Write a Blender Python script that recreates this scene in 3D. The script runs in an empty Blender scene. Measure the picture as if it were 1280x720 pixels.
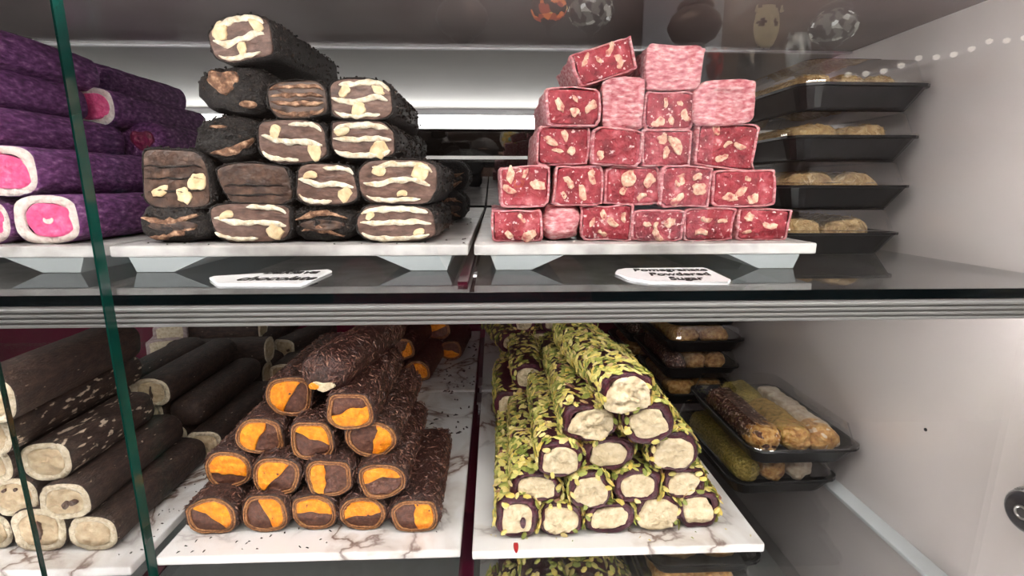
import bpy, bmesh, math, random
from mathutils import Vector, Matrix, noise

# ------------------------------------------------------------------ camera, world, exposure
scene = bpy.context.scene
C = scene.collection
CZ = 1.50                                   # lens height above the shop floor
FOC = 615.0                                 # focal length in pixels of a 1280 px wide frame
PITCH = math.radians(11.6)
YAW = math.radians(2.1)
cam_d = bpy.data.cameras.new('camera')
cam_d.sensor_width = 36.0
cam_d.lens = 36.0 * FOC / 1280.0
cam_d.clip_start = 0.01
cam_d.clip_end = 50
cam = bpy.data.objects.new('camera', cam_d)
C.objects.link(cam)
cam.location = (0, 0, CZ)
cam.rotation_euler = (math.pi / 2 - PITCH, 0, -YAW)
scene.camera = cam

world = bpy.data.worlds.new('world')
scene.world = world
world.use_nodes = True
world.node_tree.nodes['Background'].inputs[0].default_value = (0.50, 0.47, 0.46, 1)
world.node_tree.nodes['Background'].inputs[1].default_value = 0.10

vs = scene.view_settings
vs.view_transform = 'Standard'
vs.look = 'None'
vs.exposure = 0.22
vs.gamma = 1.0
vs.use_curve_mapping = False
scene.cycles.use_denoising = True
scene.cycles.max_bounces = 10
scene.cycles.transparent_max_bounces = 24
scene.cycles.caustics_reflective = False
scene.cycles.caustics_refractive = False
scene.cycles.sample_clamp_indirect = 6.0

LED_BACK = 10.0
LED_FRONT = 25.0
LED_SHELF = 31.0

# ------------------------------------------------------------------ geometry of the view (metres)
FWD = Vector((math.sin(YAW) * math.cos(PITCH), math.cos(YAW) * math.cos(PITCH), -math.sin(PITCH)))
RGT = Vector((math.cos(YAW), -math.sin(YAW), 0))
UPV = RGT.cross(FWD)


def ray(px, py):
    return FWD + RGT * ((px - 640) / FOC) - UPV * ((py - 360) / FOC)


def at(px, py, Y):
    d = ray(px, py)
    s = Y / d.y
    return Vector((d.x * s, Y, CZ + d.z * s))


def onz(px, py, z):
    d = ray(px, py)
    s = (z - CZ) / d.z
    return Vector((d.x * s, d.y * s, z))


UP_SHELF = CZ - 0.0596      # top of the upper glass shelf
UP_TRAY = CZ - 0.0405       # top of the trays on it
LO_SHELF = CZ - 0.3205
LO_TRAY = CZ - 0.3015
B_SHELF = CZ - 0.470        # lowest glass shelf
WALL_X = 0.376
TOP_Z = CZ + 0.140
BACK_Y = 1.03

# ------------------------------------------------------------------ materials
MATS = {}


def ramp_set(node, stops):
    r = node.color_ramp
    while len(r.elements) > 1:
        r.elements.remove(r.elements[-1])
    r.elements[0].position = stops[0][0]
    r.elements[0].color = (*stops[0][1], 1)
    for p, c in stops[1:]:
        e = r.elements.new(p)
        e.color = (*c, 1)


def srgb(r, g, b):
    def f(v):
        v /= 255.0
        return v / 12.92 if v <= 0.04045 else ((v + 0.055) / 1.055) ** 2.4
    return (f(r), f(g), f(b))


def mat(name, stops, scale=200, rough=0.6, bump=0.0, bscale=None, sss=0.0, metal=0.0, detail=4.0,
        stretch=(1, 1, 1), island=False, spec=0.5, coat=0.0, speck=None, sssr=0.006):
    """noise-coloured principled material; stops = [(position, linear colour), ...]"""
    if name in MATS:
        return MATS[name]
    m = bpy.data.materials.new(name)
    m.use_nodes = True
    nt = m.node_tree
    b = nt.nodes['Principled BSDF']
    b.inputs['Roughness'].default_value = rough
    b.inputs['Metallic'].default_value = metal
    b.inputs['Specular IOR Level'].default_value = spec
    b.inputs['Coat Weight'].default_value = coat
    b.inputs['Coat Roughness'].default_value = 0.15
    if sss:
        b.inputs['Subsurface Weight'].default_value = sss
        b.inputs['Subsurface Radius'].default_value = (1.0, 0.5, 0.35)
        b.inputs['Subsurface Scale'].default_value = sssr
    tc = nt.nodes.new('ShaderNodeTexCoord')
    mp = nt.nodes.new('ShaderNodeMapping')
    mp.inputs['Scale'].default_value = stretch
    nt.links.new(tc.outputs['Object'], mp.inputs['Vector'])
    oi = nt.nodes.new('ShaderNodeObjectInfo')
    ad = nt.nodes.new('ShaderNodeVectorMath')
    ad.operation = 'ADD'
    nt.links.new(mp.outputs['Vector'], ad.inputs[0])
    nt.links.new(oi.outputs['Random'], ad.inputs[1])
    ns = nt.nodes.new('ShaderNodeTexNoise')
    ns.inputs['Scale'].default_value = scale
    ns.inputs['Detail'].default_value = detail
    nt.links.new(ad.outputs[0], ns.inputs['Vector'])
    rp = nt.nodes.new('ShaderNodeValToRGB')
    ramp_set(rp, stops)
    if island:
        ge = nt.nodes.new('ShaderNodeNewGeometry')
        nt.links.new(ge.outputs['Random Per Island'], rp.inputs['Fac'])
    else:
        nt.links.new(ns.outputs['Fac'], rp.inputs['Fac'])
    col = rp.outputs['Color']
    if speck:                                   # (colour, scale, threshold): small spots of another colour
        n2 = nt.nodes.new('ShaderNodeTexNoise')
        n2.inputs['Scale'].default_value = speck[1]
        n2.inputs['Detail'].default_value = 3
        nt.links.new(ad.outputs[0], n2.inputs['Vector'])
        r2 = nt.nodes.new('ShaderNodeValToRGB')
        ramp_set(r2, [(speck[2], (0, 0, 0)), (min(1, speck[2] + 0.06), (1, 1, 1))])
        nt.links.new(n2.outputs['Fac'], r2.inputs['Fac'])
        mx = nt.nodes.new('ShaderNodeMix')
        mx.data_type = 'RGBA'
        nt.links.new(r2.outputs['Color'], mx.inputs[0])
        nt.links.new(col, mx.inputs[6])
        mx.inputs[7].default_value = (*speck[0], 1)
        col = mx.outputs[2]
    nt.links.new(col, b.inputs['Base Color'])
    if bump:
        nb = nt.nodes.new('ShaderNodeTexNoise')
        nb.inputs['Scale'].default_value = bscale or scale
        nb.inputs['Detail'].default_value = 5
        nt.links.new(ad.outputs[0], nb.inputs['Vector'])
        bp = nt.nodes.new('ShaderNodeBump')
        bp.inputs['Strength'].default_value = bump
        bp.inputs['Distance'].default_value = 0.0028
        nt.links.new(nb.outputs['Fac'], bp.inputs['Height'])
        nt.links.new(bp.outputs['Normal'], b.inputs['Normal'])
    MATS[name] = m
    return m


def glass(name, tint, ior=1.5, gloss_rough=0.0, boost=1.0):
    if name in MATS:
        return MATS[name]
    m = bpy.data.materials.new(name)
    m.use_nodes = True
    nt = m.node_tree
    nt.nodes.remove(nt.nodes['Principled BSDF'])
    out = nt.nodes['Material Output']
    tr = nt.nodes.new('ShaderNodeBsdfTransparent')
    tr.inputs[0].default_value = (*tint, 1)
    gl = nt.nodes.new('ShaderNodeBsdfGlossy')
    gl.inputs['Roughness'].default_value = gloss_rough
    gl.inputs[0].default_value = (1, 1, 1, 1)
    fr = nt.nodes.new('ShaderNodeFresnel')
    ge = nt.nodes.new('ShaderNodeNewGeometry')          # thin sheet: the same reflectance from both sides
    ir = nt.nodes.new('ShaderNodeMapRange')
    ir.inputs['To Min'].default_value = ior
    ir.inputs['To Max'].default_value = 1.0 / ior
    nt.links.new(ge.outputs['Backfacing'], ir.inputs['Value'])
    nt.links.new(ir.outputs[0], fr.inputs[0])
    mu = nt.nodes.new('ShaderNodeMath')
    mu.operation = 'MULTIPLY'
    mu.use_clamp = True
    mu.inputs[1].default_value = boost
    nt.links.new(fr.outputs[0], mu.inputs[0])
    mx = nt.nodes.new('ShaderNodeMixShader')
    nt.links.new(mu.outputs[0], mx.inputs[0])
    nt.links.new(tr.outputs[0], mx.inputs[1])
    nt.links.new(gl.outputs[0], mx.inputs[2])
    nt.links.new(mx.outputs[0], out.inputs['Surface'])
    MATS[name] = m
    return m


def emit(name, col, strength):
    if name in MATS:
        return MATS[name]
    m = bpy.data.materials.new(name)
    m.use_nodes = True
    b = m.node_tree.nodes['Principled BSDF']
    b.inputs['Base Color'].default_value = (*col, 1)
    b.inputs['Emission Color'].default_value = (*col, 1)
    b.inputs['Emission Strength'].default_value = strength
    MATS[name] = m
    return m


def flat(name, col, rough=0.5, metal=0.0, spec=0.5):
    return mat(name, [(0.35, tuple(c * 0.93 for c in col)), (0.65, col)], scale=60, rough=rough, metal=metal, spec=spec)


S = srgb
M = {}
# sweets
M['choc_crust'] = mat('dark_chocolate_crust', [(0.3, S(34, 19, 16)), (0.5, S(58, 35, 29)), (0.7, S(84, 54, 44))], 320, 0.45, 0.7, 700)
M['shaving'] = mat('chocolate_shaving', [(0.0, S(48, 28, 24)), (0.4, S(76, 48, 40)), (0.8, S(104, 70, 58)), (1.0, S(150, 112, 94))], 100, 0.4, island=True)
M['caramel'] = mat('caramel_wrapper', [(0.35, S(128, 80, 46)), (0.6, S(170, 118, 72)), (0.75, S(196, 148, 96))], 500, 0.45, 0.4, 900)
M['wrap_dark'] = mat('brown_wrapper', [(0.35, S(80, 46, 30)), (0.65, S(118, 74, 48))], 500, 0.45, 0.4, 900)
M['choc_fill'] = mat('chocolate_filling', [(0.3, S(72, 42, 32)), (0.55, S(98, 60, 46)), (0.75, S(124, 82, 64))], 260, 0.5, 0.6, 420)
M['orange'] = mat('orange_filling', [(0.3, S(236, 128, 10)), (0.55, S(252, 152, 20)), (0.75, S(255, 178, 50))], 200, 0.45, 0.8, 330, sss=0.15)
M['pist_skin'] = mat('plum_wrapper', [(0.3, S(38, 12, 22)), (0.55, S(66, 24, 38)), (0.75, S(100, 46, 58))], 240, 0.35, 0.5, 500)
M['pist_ring'] = mat('plum_wrapper_edge', [(0.3, S(48, 12, 26)), (0.6, S(78, 22, 42)), (0.8, S(112, 46, 64))], 400, 0.35, 0.5, 600)
M['pistachio'] = mat('pistachio_sliver', [(0.0, S(112, 124, 52)), (0.18, S(148, 156, 76)), (0.38, S(186, 182, 102)), (0.58, S(212, 198, 118)), (0.76, S(220, 194, 96)), (0.86, S(234, 218, 150)), (0.95, S(200, 170, 120)), (1.0, S(122, 70, 74))], 100, 0.5, island=True, sss=0.1, sssr=0.002)
M['cream'] = mat('ivory_cream', [(0.3, S(196, 176, 140)), (0.55, S(220, 202, 168)), (0.75, S(234, 220, 190))], 180, 0.5, 0.7, 300)
M['red_cut'] = mat('pomegranate_jelly', [(0.30, S(112, 18, 32)), (0.46, S(138, 26, 42)), (0.57, S(156, 44, 58)), (0.68, S(180, 86, 94)), (0.80, S(218, 164, 166))], 95, 0.40, 1.0, 300, sss=0.1, detail=9, speck=(S(224, 186, 184), 330, 0.62))
M['red_skin'] = mat('sugar_dusted_jelly', [(0.28, S(160, 70, 82)), (0.42, S(186, 108, 116)), (0.56, S(204, 146, 149)), (0.75, S(228, 198, 197))], 420, 0.75, 1.0, 300, sss=0.12, stretch=(0.45, 0.6, 1.1), detail=8)
M['cashew'] = mat('cashew_nut', [(0.3, S(198, 166, 124)), (0.55, S(222, 198, 158)), (0.8, S(238, 224, 196))], 150, 0.5, 0.4, 300, sss=0.1)
M['cashew_red'] = mat('cashew_nut_in_jelly', [(0.30, S(164, 70, 74)), (0.42, S(200, 146, 126)), (0.58, S(220, 186, 160)), (0.8, S(234, 214, 194))], 260, 0.5, 0.8, 360)
M['black_crust'] = mat('black_cocoa_crust', [(0.3, S(13, 9, 8)), (0.55, S(28, 20, 17)), (0.78, S(56, 42, 34))], 380, 0.6, 1.0, 620)
M['crumb'] = mat('cocoa_crumb', [(0.0, S(12, 9, 8)), (0.7, S(32, 23, 19)), (1.0, S(62, 45, 36))], 100, 0.6, island=True)
M['milk_choc'] = mat('milk_chocolate_layer', [(0.3, S(70, 48, 41)), (0.52, S(100, 74, 64)), (0.75, S(130, 102, 90))], 140, 0.42, 0.35, 260, stretch=(1, 1, 2.2))
M['dark_choc'] = mat('bitter_chocolate_layer', [(0.3, S(52, 36, 29)), (0.55, S(78, 56, 45)), (0.75, S(108, 82, 66))], 140, 0.42, 0.5, 260)
M['band'] = mat('white_cream_band', [(0.3, S(196, 174, 140)), (0.5, S(226, 213, 190)), (0.75, S(242, 235, 220))], 240, 0.5, 0.7, 380)
M['tan_crust'] = mat('tan_broken_crust', [(0.3, S(74, 48, 34)), (0.48, S(126, 88, 64)), (0.66, S(196, 156, 126))], 200, 0.6, 0.8, 420)
M['purple'] = mat('purple_dusted_skin', [(0.28, S(64, 24, 68)), (0.45, S(98, 46, 104)), (0.6, S(132, 78, 134)), (0.75, S(180, 138, 174))], 330, 0.75, 0.9, 620, stretch=(1, 0.45, 1))
M['crimson_smear'] = mat('crimson_smear', [(0.3, S(96, 14, 48)), (0.7, S(148, 34, 84))], 200, 0.4, 0.5, 400)
M['coconut'] = mat('white_coconut_layer', [(0.3, S(212, 194, 188)), (0.55, S(236, 224, 216)), (0.8, S(250, 244, 238))], 240, 0.6, 0.9, 420, sss=0.1)
M['pink'] = mat('pink_filling', [(0.3, S(214, 60, 122)), (0.55, S(236, 92, 146)), (0.8, S(246, 142, 178))], 240, 0.5, 0.9, 400, sss=0.15)
M['log_skin'] = mat('cocoa_dusted_skin', [(0.3, S(30, 20, 17)), (0.5, S(50, 34, 28)), (0.7, S(70, 50, 42))], 260, 0.65, 0.6, 700, stretch=(1, 0.4, 1), speck=(S(196, 176, 156), 300, 0.70))
M['log_speck'] = mat('cream_speckled_cocoa_skin', [(0.3, S(32, 22, 18)), (0.5, S(52, 36, 30)), (0.7, S(72, 52, 43))], 260, 0.65, 0.6, 700, stretch=(1, 0.4, 1), speck=(S(206, 186, 164), 240, 0.60))
M['log_rim'] = mat('ivory_log_rim', [(0.3, S(200, 182, 152)), (0.55, S(226, 212, 186)), (0.8, S(242, 232, 212))], 260, 0.6, 1.0, 460)
M['log_core'] = mat('beige_log_core', [(0.3, S(178, 154, 122)), (0.55, S(204, 182, 148)), (0.8, S(222, 204, 174))], 170, 0.55, 0.6, 360, sss=0.1)
M['white_bar'] = mat('white_powdered_bar', [(0.3, S(150, 128, 128)), (0.6, S(190, 172, 172)), (0.8, S(214, 200, 200))], 200, 0.7, 0.8, 420)
# pastries
M['pastry'] = mat('golden_pastry', [(0.3, S(150, 92, 40)), (0.5, S(204, 152, 84)), (0.7, S(232, 194, 132))], 180, 0.5, 0.9, 300)
M['pastry_pale'] = mat('pale_pastry', [(0.3, S(176, 138, 86)), (0.55, S(216, 184, 128)), (0.8, S(238, 216, 170))], 200, 0.55, 0.9, 340)
M['pastry_gold'] = mat('pistachio_golden_pastry', [(0.3, S(132, 104, 40)), (0.45, S(184, 148, 72)), (0.65, S(218, 178, 104))], 220, 0.5, 1.0, 320)
M['pastry_green'] = mat('pistachio_dusted_pastry', [(0.3, S(110, 96, 36)), (0.5, S(158, 138, 62)), (0.75, S(204, 176, 100))], 360, 0.6, 1.0, 520)
M['pastry_choc'] = mat('chocolate_coated_pastry', [(0.35, S(52, 26, 20)), (0.5, S(84, 46, 36)), (0.58, S(132, 92, 76)), (0.66, S(214, 190, 170))], 300, 0.4, 0.9, 420)
M['shred_pale'] = mat('pale_pastry_shred', [(0.0, S(170, 130, 74)), (0.5, S(214, 180, 120)), (1.0, S(240, 220, 176))], 100, 0.5, island=True)
M['shred_green'] = mat('pistachio_shred', [(0.0, S(98, 92, 32)), (0.5, S(152, 136, 62)), (1.0, S(206, 180, 104))], 100, 0.5, island=True)
M['shred_coco'] = mat('coconut_shred', [(0.0, S(86, 48, 38)), (0.45, S(120, 80, 64)), (0.7, S(206, 186, 168)), (1.0, S(236, 226, 214))], 100, 0.5, island=True)
M['icing'] = mat('white_icing', [(0.35, S(206, 180, 150)), (0.55, S(232, 216, 194)), (0.8, S(246, 238, 226))], 160, 0.5, 0.7, 260)
# case
M['tray_edge'] = mat('white_melamine', [(0.4, S(196, 196, 196)), (0.6, S(216, 216, 215))], 40, 0.35)
M['foot'] = flat('translucent_grey_plastic', S(142, 148, 150), 0.4)
M['alu'] = mat('brushed_aluminium', [(0.3, S(168, 168, 170)), (0.7, S(200, 200, 202))], 300, 0.28, metal=1.0, stretch=(0.02, 1, 1))
M['profile'] = mat('ribbed_aluminium', [(0.3, S(212, 212, 214)), (0.7, S(220, 220, 222))], 3, 0.3, metal=0.15)
M['black_plastic'] = mat('black_plastic', [(0.3, S(16, 16, 17)), (0.7, S(28, 28, 30))], 90, 0.3, spec=0.28)
M['maroon'] = flat('maroon_lacquer', S(112, 20, 54), 0.25)
M['maroon_dark'] = flat('dark_maroon_strip', S(58, 12, 28), 0.2)
M['steel_wall'] = mat('grey_satin_panel', [(0.3, S(214, 206, 204)), (0.5, S(222, 214, 212)), (0.7, S(228, 221, 218))], 7, 0.34, 0.05, 900, metal=0.25)
M['top_panel'] = mat('grey_satin_canopy', [(0.3, S(140, 136, 132)), (0.7, S(156, 152, 148))], 9, 0.4, metal=0.3)
M['top_dark'] = mat('dark_gloss_canopy', [(0.3, S(124, 112, 111)), (0.7, S(138, 126, 125))], 9, 0.22, metal=0.2)
M['card'] = flat('white_card', S(240, 240, 242), 0.35)
M['ink'] = flat('black_marker_ink', S(18, 18, 20), 0.6)
M['clear'] = glass('clear_plastic_lid', (0.965, 0.965, 0.965), 1.45, 0.02, 1.9)
M['pane'] = glass('window_glass', (0.972, 0.972, 0.970), 1.5, 0.0, 1.25)
M['shelf_glass'] = glass('grey_shelf_glass', (0.775, 0.79, 0.79), 1.5)
M['shelf_clear'] = glass('clear_shelf_glass', (0.90, 0.91, 0.91), 1.5)
M['glass_edge'] = mat('green_glass_edge', [(0.3, S(8, 46, 42)), (0.6, S(20, 82, 72)), (0.8, S(54, 120, 106))], 14, 0.12, spec=0.6)
M['shelf_edge'] = mat('dark_teal_glass_edge', [(0.3, S(6, 18, 22)), (0.7, S(14, 32, 38))], 14, 0.15)
M['tube_back'] = emit('led_tube_back', (1.0, 0.98, 0.94), LED_BACK)
M['tube_front'] = emit('led_tube_front', (1.0, 0.97, 0.93), LED_FRONT)
M['tube_shelf'] = emit('led_tube_shelf', (1.0, 0.95, 0.93), LED_SHELF)


def marble():
    m = bpy.data.materials.new('white_marble_melamine')
    m.use_nodes = True
    nt = m.node_tree
    b = nt.nodes['Principled BSDF']
    b.inputs['Roughness'].default_value = 0.22
    tc = nt.nodes.new('ShaderNodeTexCoord')
    n1 = nt.nodes.new('ShaderNodeTexNoise')
    n1.inputs['Scale'].default_value = 9
    n1.inputs['Detail'].default_value = 7
    n1.inputs['Distortion'].default_value = 1.6
    nt.links.new(tc.outputs['Object'], n1.inputs['Vector'])
    r1 = nt.nodes.new('ShaderNodeValToRGB')
    W = S(226, 224, 222)
    ramp_set(r1, [(0.40, W), (0.475, S(204, 196, 190)), (0.503, S(112, 88, 78)), (0.53, S(202, 193, 186)), (0.60, W)])
    nt.links.new(n1.outputs['Fac'], r1.inputs['Fac'])
    n2 = nt.nodes.new('ShaderNodeTexNoise')
    n2.inputs['Scale'].default_value = 7
    n2.inputs['Detail'].default_value = 2
    nt.links.new(tc.outputs['Object'], n2.inputs['Vector'])
    r2 = nt.nodes.new('ShaderNodeValToRGB')
    ramp_set(r2, [(0.42, (0, 0, 0)), (0.56, (1, 1, 1))])
    nt.links.new(n2.outputs['Fac'], r2.inputs['Fac'])
    mx = nt.nodes.new('ShaderNodeMix')
    mx.data_type = 'RGBA'
    nt.links.new(r2.outputs['Color'], mx.inputs[0])
    mx.inputs[6].default_value = (*W, 1)
    nt.links.new(r1.outputs['Color'], mx.inputs[7])
    nt.links.new(mx.outputs[2], b.inputs['Base Color'])
    return m


M['marble'] = marble()


def mirror_dark():
    m = bpy.data.materials.new('dark_mirror_glass')
    m.use_nodes = True
    nt = m.node_tree
    b = nt.nodes['Principled BSDF']
    b.inputs['Base Color'].default_value = (0.20, 0.19, 0.19, 1)
    b.inputs['Metallic'].default_value = 1.0
    b.inputs['Roughness'].default_value = 0.02
    return m


M['mirror'] = mirror_dark()

# ------------------------------------------------------------------ mesh helpers
rnd = random.Random(7)


def nz(x, y, z):
    return noise.noise(Vector((x, y, z)))


def link(name, me, m, parent=None, smooth=True):
    o = bpy.data.objects.new(name, me)
    C.objects.link(o)
    if m is not None:
        me.materials.clear()
        me.materials.append(m)
    if smooth:
        for p in me.polygons:
            p.use_smooth = True
    if parent is not None:
        o.parent = parent
    return o


def from_bm(name, bm, m, parent=None, smooth=True, normals=True):
    if normals:
        bmesh.ops.recalc_face_normals(bm, faces=bm.faces[:])
    me = bpy.data.meshes.new(name)
    bm.to_mesh(me)
    bm.free()
    return link(name, me, m, parent, smooth)


def data(name, v, f, m, parent=None, smooth=True):
    me = bpy.data.meshes.new(name)
    me.from_pydata(v, [], f)
    bm = bmesh.new()
    bm.from_mesh(me)
    bmesh.ops.recalc_face_normals(bm, faces=bm.faces[:])
    bm.to_mesh(me)
    bm.free()
    return link(name, me, m, parent, smooth)


def add_box(bm, x0, x1, y0, y1, z0, z1, bevel=0.0):
    vs_ = [bm.verts.new((x, y, z)) for x in (x0, x1) for y in (y0, y1) for z in (z0, z1)]
    q = [(0, 1, 3, 2), (4, 6, 7, 5), (0, 4, 5, 1), (2, 3, 7, 6), (0, 2, 6, 4), (1, 5, 7, 3)]
    fs = [bm.faces.new([vs_[i] for i in f]) for f in q]
    if bevel:
        ed = list({e for f in fs for e in f.edges})
        bmesh.ops.bevel(bm, geom=ed, offset=bevel, segments=2, affect='EDGES', profile=0.6)


def box(name, x0, x1, y0, y1, z0, z1, m, parent=None, bevel=0.0):
    bm = bmesh.new()
    add_box(bm, x0, x1, y0, y1, z0, z1, bevel)
    return from_bm(name, bm, m, parent, smooth=False)


def tag(o, label, cat, group=None):
    o['label'] = label
    o['category'] = cat
    if group:
        o['group'] = group
    return o


def struct(o):
    o['kind'] = 'structure'
    return o


def stuff(o):
    o['kind'] = 'stuff'
    return o


def thing(name, label, cat, loc, rot=(0, 0, 0), group=None):
    o = bpy.data.objects.new(name, None)
    o.empty_display_size = 0.01
    C.objects.link(o)
    o.location = loc
    o.rotation_euler = rot
    return tag(o, label, cat, group)


def outline(w, h, e, seed, amp=0.05, n=32, freq=1.2):
    """closed cross-section (x, z) standing on z = 0"""
    pts = []
    for i in range(n):
        t = 2 * math.pi * i / n
        c, s = math.cos(t), math.sin(t)
        x = math.copysign(abs(c) ** (2.0 / e), c)
        z = math.copysign(abs(s) ** (2.0 / e), s)
        k = 1 + amp * nz(c * freq + seed * 3.1, s * freq, seed * 1.7)
        pts.append((x * k * w / 2, z * k * h / 2))
    zmin = min(p[1] for p in pts)
    zmax = max(p[1] for p in pts)
    xm = (min(p[0] for p in pts) + max(p[0] for p in pts)) / 2
    kz = h / (zmax - zmin)
    return [(p[0] - xm, (p[1] - zmin) * kz) for p in pts]


def scaled(ol, s, dx=0.0, dz=0.0):
    zc = (min(p[1] for p in ol) + max(p[1] for p in ol)) / 2
    return [(p[0] * s + dx, (p[1] - zc) * s + zc + dz) for p in ol]


def loft(rings, cap0=True, cap1=True):
    n = len(rings[0])
    v = [p for r in rings for p in r]
    f = []
    for k in range(len(rings) - 1):
        a, b = k * n, (k + 1) * n
        for i in range(n):
            j = (i + 1) % n
            f.append((a + i, a + j, b + j, b + i))
    for cap, k in ((cap0, 0), (cap1, len(rings) - 1)):
        if cap:
            c = [sum(p[i] for p in rings[k]) / n for i in range(3)]
            ci = len(v)
            v.append(tuple(c))
            for i in range(n):
                f.append((k * n + i, k * n + (i + 1) % n, ci))
    return v, f


def body_rings(ol, L, seed, bump, nr=14, front=0.86, round_f=0.0016, round_b=0.004, freq=90, bend=0.0, closed=False):
    rings = []
    zc = (min(p[1] for p in ol) + max(p[1] for p in ol)) / 2
    prof = []
    if closed:                                   # rounded, closed front
        for s, y in ((0.25, 0.0), (0.55, 0.0010), (0.8, 0.0035), (0.94, 0.0075), (1.0, 0.013)):
            prof.append((s, y))
    else:
        prof += [(front, 0.0010), (front + 0.02, 0.0), (0.975, 0.0003), (1.0, round_f)]
    y0 = prof[-1][1]
    for k in range(1, nr + 1):
        prof.append((1.0, y0 + (L - round_b - y0) * k / nr))
    prof += [(0.95, L - round_b * 0.35), (0.8, L)]
    for k, (s, y) in enumerate(prof):
        r = []
        for (x, z) in ol:
            dx, dz = x, z - zc
            l = math.hypot(dx, dz) or 1e-6
            d = bump * nz(dx * freq + seed, y * freq, dz * freq) + bump * 0.7 * nz(dx * freq * 2.3, y * freq * 2.3 + seed, dz * freq * 2.3)
            q = s + d / l
            if closed and k < 5:
                y_ = y + 1.6 * bump * nz(dx * freq * s, seed, dz * freq * s)
            else:
                y_ = y
            zz = zc + dz * q
            if zz < 0.0003:
                zz = 0.0003 * 0.3 + zz * 0.05 if zz < 0 else zz
            r.append((dx * q + bend * (y / L) ** 2, y_, zz))
        rings.append(r)
    return rings


def patch(v, f, poly, y0, hgt, seed, rough=0.0003, steps=(1.0, 0.965, 0.89, 0.78, 0.66, 0.54, 0.42, 0.30, 0.18, 0.08), base=None):
    """domed patch facing -y on the outline poly (x, z); appended to v, f"""
    n = len(poly)
    cx = sum(p[0] for p in poly) / n
    cz = sum(p[1] for p in poly) / n
    b = len(v)
    lift = [0.0, 0.75, 0.92, 1.0, 1.0, 1.0, 1.0, 1.0, 1.0, 1.0]
    if base is not None:
        for (x, z) in poly:
            v.append((x, base, z))
        k0 = 1
    else:
        k0 = 0
    for s, l in zip(steps, lift):
        for (x, z) in poly:
            xx, zz = cx + (x - cx) * s, cz + (z - cz) * s
            d = 1.5 * rough * (nz(xx * 170, seed, zz * 170) + 0.7 * nz(xx * 420, seed + 4, zz * 420) + 0.4 * nz(xx * 900, seed + 8, zz * 900)) * (1 if s < 1 else 0.3)
            v.append((xx, y0 - hgt * l - d, zz))
    nrow = k0 + len(steps)
    v.append((cx, y0 - hgt, cz))
    for k in range(nrow - 1):
        for i in range(n):
            j = (i + 1) % n
            f.append((b + k * n + i, b + k * n + j, b + (k + 1) * n + j, b + (k + 1) * n + i))
    t = b + (nrow - 1) * n
    for i in range(n):
        f.append((t + i, t + (i + 1) % n, b + nrow * n))


def ribbon(v, f, pts, ws, y0, hgt):
    """half-round strip facing -y along pts [(x, z)] with half-widths ws"""
    b = len(v)
    n = len(pts)
    prof = ((-1, 0.0), (-0.7, 0.75), (0, 1.0), (0.7, 0.75), (1, 0.0))
    for i in range(n):
        a = pts[max(0, i - 1)]
        c = pts[min(n - 1, i + 1)]
        tx, tz = c[0] - a[0], c[1] - a[1]
        l = math.hypot(tx, tz) or 1e-6
        nx, nz_ = -tz / l, tx / l
        for u, q in prof:
            v.append((pts[i][0] + nx * ws[i] * u, y0 - hgt * q + (hgt * 0.6 if u in (-1, 1) else 0), pts[i][1] + nz_ * ws[i] * u))
    for i in range(n - 1):
        for k in range(4):
            f.append((b + i * 5 + k, b + i * 5 + k + 1, b + (i + 1) * 5 + k + 1, b + (i + 1) * 5 + k))


def bean(cx, cz, size, ang, curl):
    """curved cashew outline: centre-line and half-widths"""
    pts, ws = [], []
    for i in range(9):
        t = i / 8.0
        a = ang + curl * (t - 0.5)
        r = size / max(abs(curl), 0.4)
        px = cx + r * (math.sin(a) - math.sin(ang))
        pz = cz - r * (math.cos(a) - math.cos(ang))
        pts.append((px, pz))
        ws.append(size * 0.27 * math.sqrt(max(0.02, 1 - (2 * t - 1) ** 4)) * (1.12 - 0.3 * t))
    return pts, ws


def chunk(cx, cz, size, seed, asp=0.6):
    """irregular broken nut outline"""
    th = seed * 2.7
    poly = []
    for k in range(16):
        a = 2 * math.pi * k / 16
        q = size * (1 + 0.45 * nz(math.cos(a) * 1.5, seed, math.sin(a) * 1.5))
        x, z = q * math.cos(a), q * asp * math.sin(a)
        poly.append((cx + x * math.cos(th) - z * math.sin(th), cz + x * math.sin(th) + z * math.cos(th)))
    return poly


def surf_point(ol, i, zc):
    n = len(ol)
    i0 = int(i) % n
    i1 = (i0 + 1) % n
    t = i - int(i)
    x = ol[i0][0] * (1 - t) + ol[i1][0] * t
    z = ol[i0][1] * (1 - t) + ol[i1][1] * t
    tx, tz = ol[i1][0] - ol[i0][0], ol[i1][1] - ol[i0][1]
    l = math.hypot(tx, tz) or 1e-6
    return x, z, tz / l, -tx / l            # point, outward normal


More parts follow.
